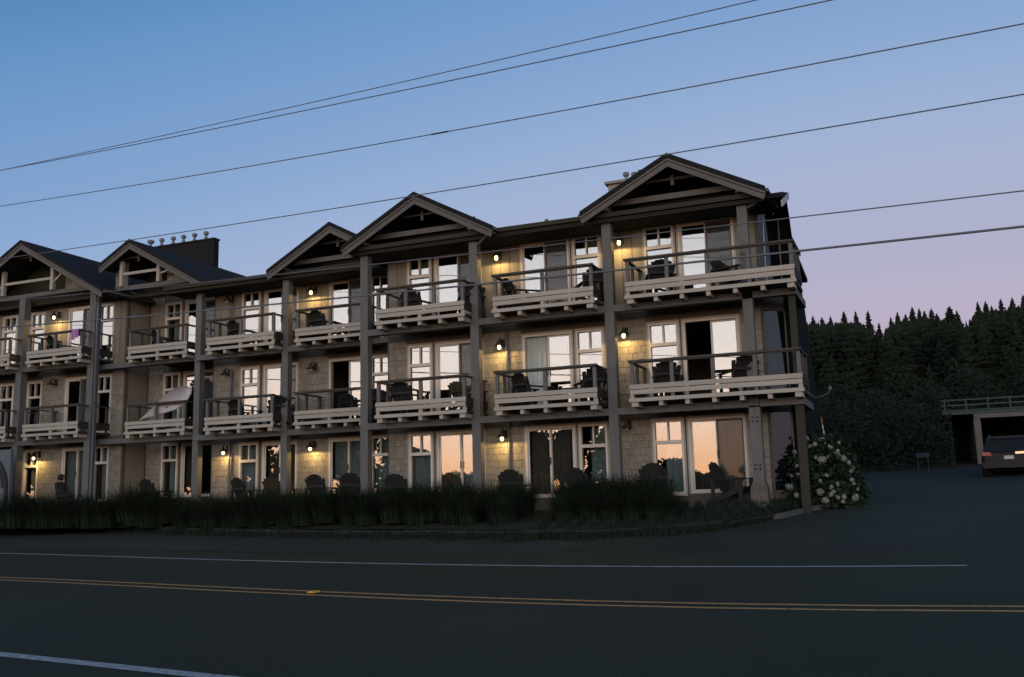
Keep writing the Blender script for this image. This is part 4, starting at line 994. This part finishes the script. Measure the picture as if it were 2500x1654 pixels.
# red and white striped marker post beside the hotel, small blue sign at the back of the lot
mk = onY(2003, 1018, 33); mz = gh(mk.x+.25, 33)
mp = thing('marker_post', 'thin leaning red and white striped post behind the hydrangea', 'post', (mk.x+.2, 33, mz))
A_ = Vector((mk.x+.26, 33, mz)); B_ = Vector((mk.x, 33, mk.z)); n = 9
for i in range(n):
    part('stripe', MB().tube([A_+(B_-A_)*(i/n), A_+(B_-A_)*((i+1)/n)], .035, 8), 'marker_red' if i % 2 == 0 else 'marker_white', mp)
sg = onY(2252, 1112, 45); sz0 = gh(sg.x, 45)
sgt = thing('lot_sign', 'small dim blue sign at the back of the parking lot', 'sign', (sg.x, 45, sz0))
part('panel', MB().box(sg.x-.26, sg.x+.26, 44.97, 45.0, sg.z-.1, sg.z+.1), 'sign_blue', sgt)
for s in (-.2, .2): part('leg', MB().box(sg.x+s-.02, sg.x+s+.02, 45.001, 45.04, sz0, sg.z+.1), 'dark_metal', sgt)
# ------------------------------------------------------------------ trees across the road behind the camera (seen as reflections; last four added to shade the left facade)
def broad_mesh(seed, n=5200, flat=.8):
    r = random.Random(seed); mb = MB(); cl = []
    for i in range(16):
        a = r.uniform(0, 6.283); rr = r.uniform(.05, .30); cl.append((Vector((rr*math.cos(a), rr*math.sin(a), r.uniform(.38, .88))), r.uniform(.09, .17)))
    for i in range(n):
        c, s = cl[i % 16]; d = Vector((r.gauss(0, 1), r.gauss(0, 1), r.gauss(0, .8))).normalized()*s*r.uniform(.5, 1.1); p = c+d; k = r.uniform(.016, .036)
        u = Vector((r.uniform(-1, 1), r.uniform(-1, 1), r.uniform(-1, 1))).normalized(); v = u.cross(Vector((r.uniform(-1, 1), r.uniform(-1, 1), r.uniform(-1, 1)))).normalized()
        mb.quad(p-u*k, p+v*k*.7, p+u*k, p-v*k*.7)
    return mb
BRM = [broad_mesh(s).mesh('crown', 'leaf') for s in (21, 22, 23)]
BT = MB().tube([(0, 0, 0), (.01, 0, .3), (.0, .01, .6)], [.035, .025, .008], 7)
for k in range(5): a = k*1.26; BT.tube([(0, 0, .3+.05*k), (.12*math.cos(a), .12*math.sin(a), .5+.05*k), (.22*math.cos(a), .22*math.sin(a), .6+.05*k)], [.016, .01, .004], 5)
BTM = BT.mesh('trunk', 'bark')
def btree(x, y, h, i, w=1.0):
    t = thing('shore_tree', 'broad tree across the road, mirrored in glass; those nearest the left wing added for shade', 'tree', (x, y, 0), 'trees across the road reflected in the windows')
    for nm, me in (('crown', BRM[i % 3]), ('trunk', BTM)):
        o = link(nm, me, t); o.scale = (h*w, h*w, h); o.rotation_euler.z = i*1.3
k = 0
for x, y, h, w in ((-9, -44, 4.8, 1.3), (-14, -44, 5.0, 1.3), (-19, -42, 4.6, 1.4), (-23, -43, 5.6, 1.3), (-28, -42, 9.6, .9), (-33, -40, 10.6, .9), (-37, -41, 9.3, .9), (-42, -38, 5.0, 1.2), (-47, -38, 8.3, 1.0), (-50, -34, 8.8, 1.0),
                   (-54, -31, 10.2, 1.0), (-58, -29, 10.3, 1.0), (-62, -26, 10.8, 1.0), (-66, -24, 11.2, 1.0), (-70, -22, 13.5, 1.0), (-75, -20, 14.5, 1.0), (-81, -18, 15.5, 1.0), (-88, -18, 16, 1.0), (-97, -16, 16, 1.0),
                   (-3, -45, 4.8, 1.5), (4, -46, 5.5, 1.4), (12, -44, 6, 1.3), (22, -42, 7, 1.3), (34, -40, 8, 1.3), (-52, -6, 12.0, 1.0), (-60, -2, 13.0, 1.0), (-70, 2, 13.5, 1.0), (-80, 8, 14.5, 1.0)):  # last four: unseen trees added to block low glow from the left wing
    btree(x, y, h, k, w); k += 1

hb = MB(); r = random.Random(8)
for i in range(9000):
    x = r.uniform(-115, 45); yl = float(np.interp(x, [-115, -97, -75, -54, -42, -20, 45], [-12, -16, -20, -31, -39, -43, -41])); y = yl-r.uniform(-1.5, 2.0); hh = 2.6+.9*math.sin(x*.9)*math.sin(x*.37); p = Vector((x, y, hh*r.random()**.7))
    k2 = r.uniform(.25, .5); u = Vector((r.uniform(-1, 1), r.uniform(-1, 1), r.uniform(-1, 1))).normalized(); v = u.cross(Vector((r.uniform(-1, 1), r.uniform(-1, 1), r.uniform(-1, 1)))).normalized()
    hb.quad(p-u*k2, p+v*k2*.7, p+u*k2, p-v*k2*.7)
tag(link('shore_scrub', hb.mesh('shore_scrub', 'leaf')), 'low dark scrub across the road, seen only in the ground floor reflections', 'shrubs', kind='stuff')
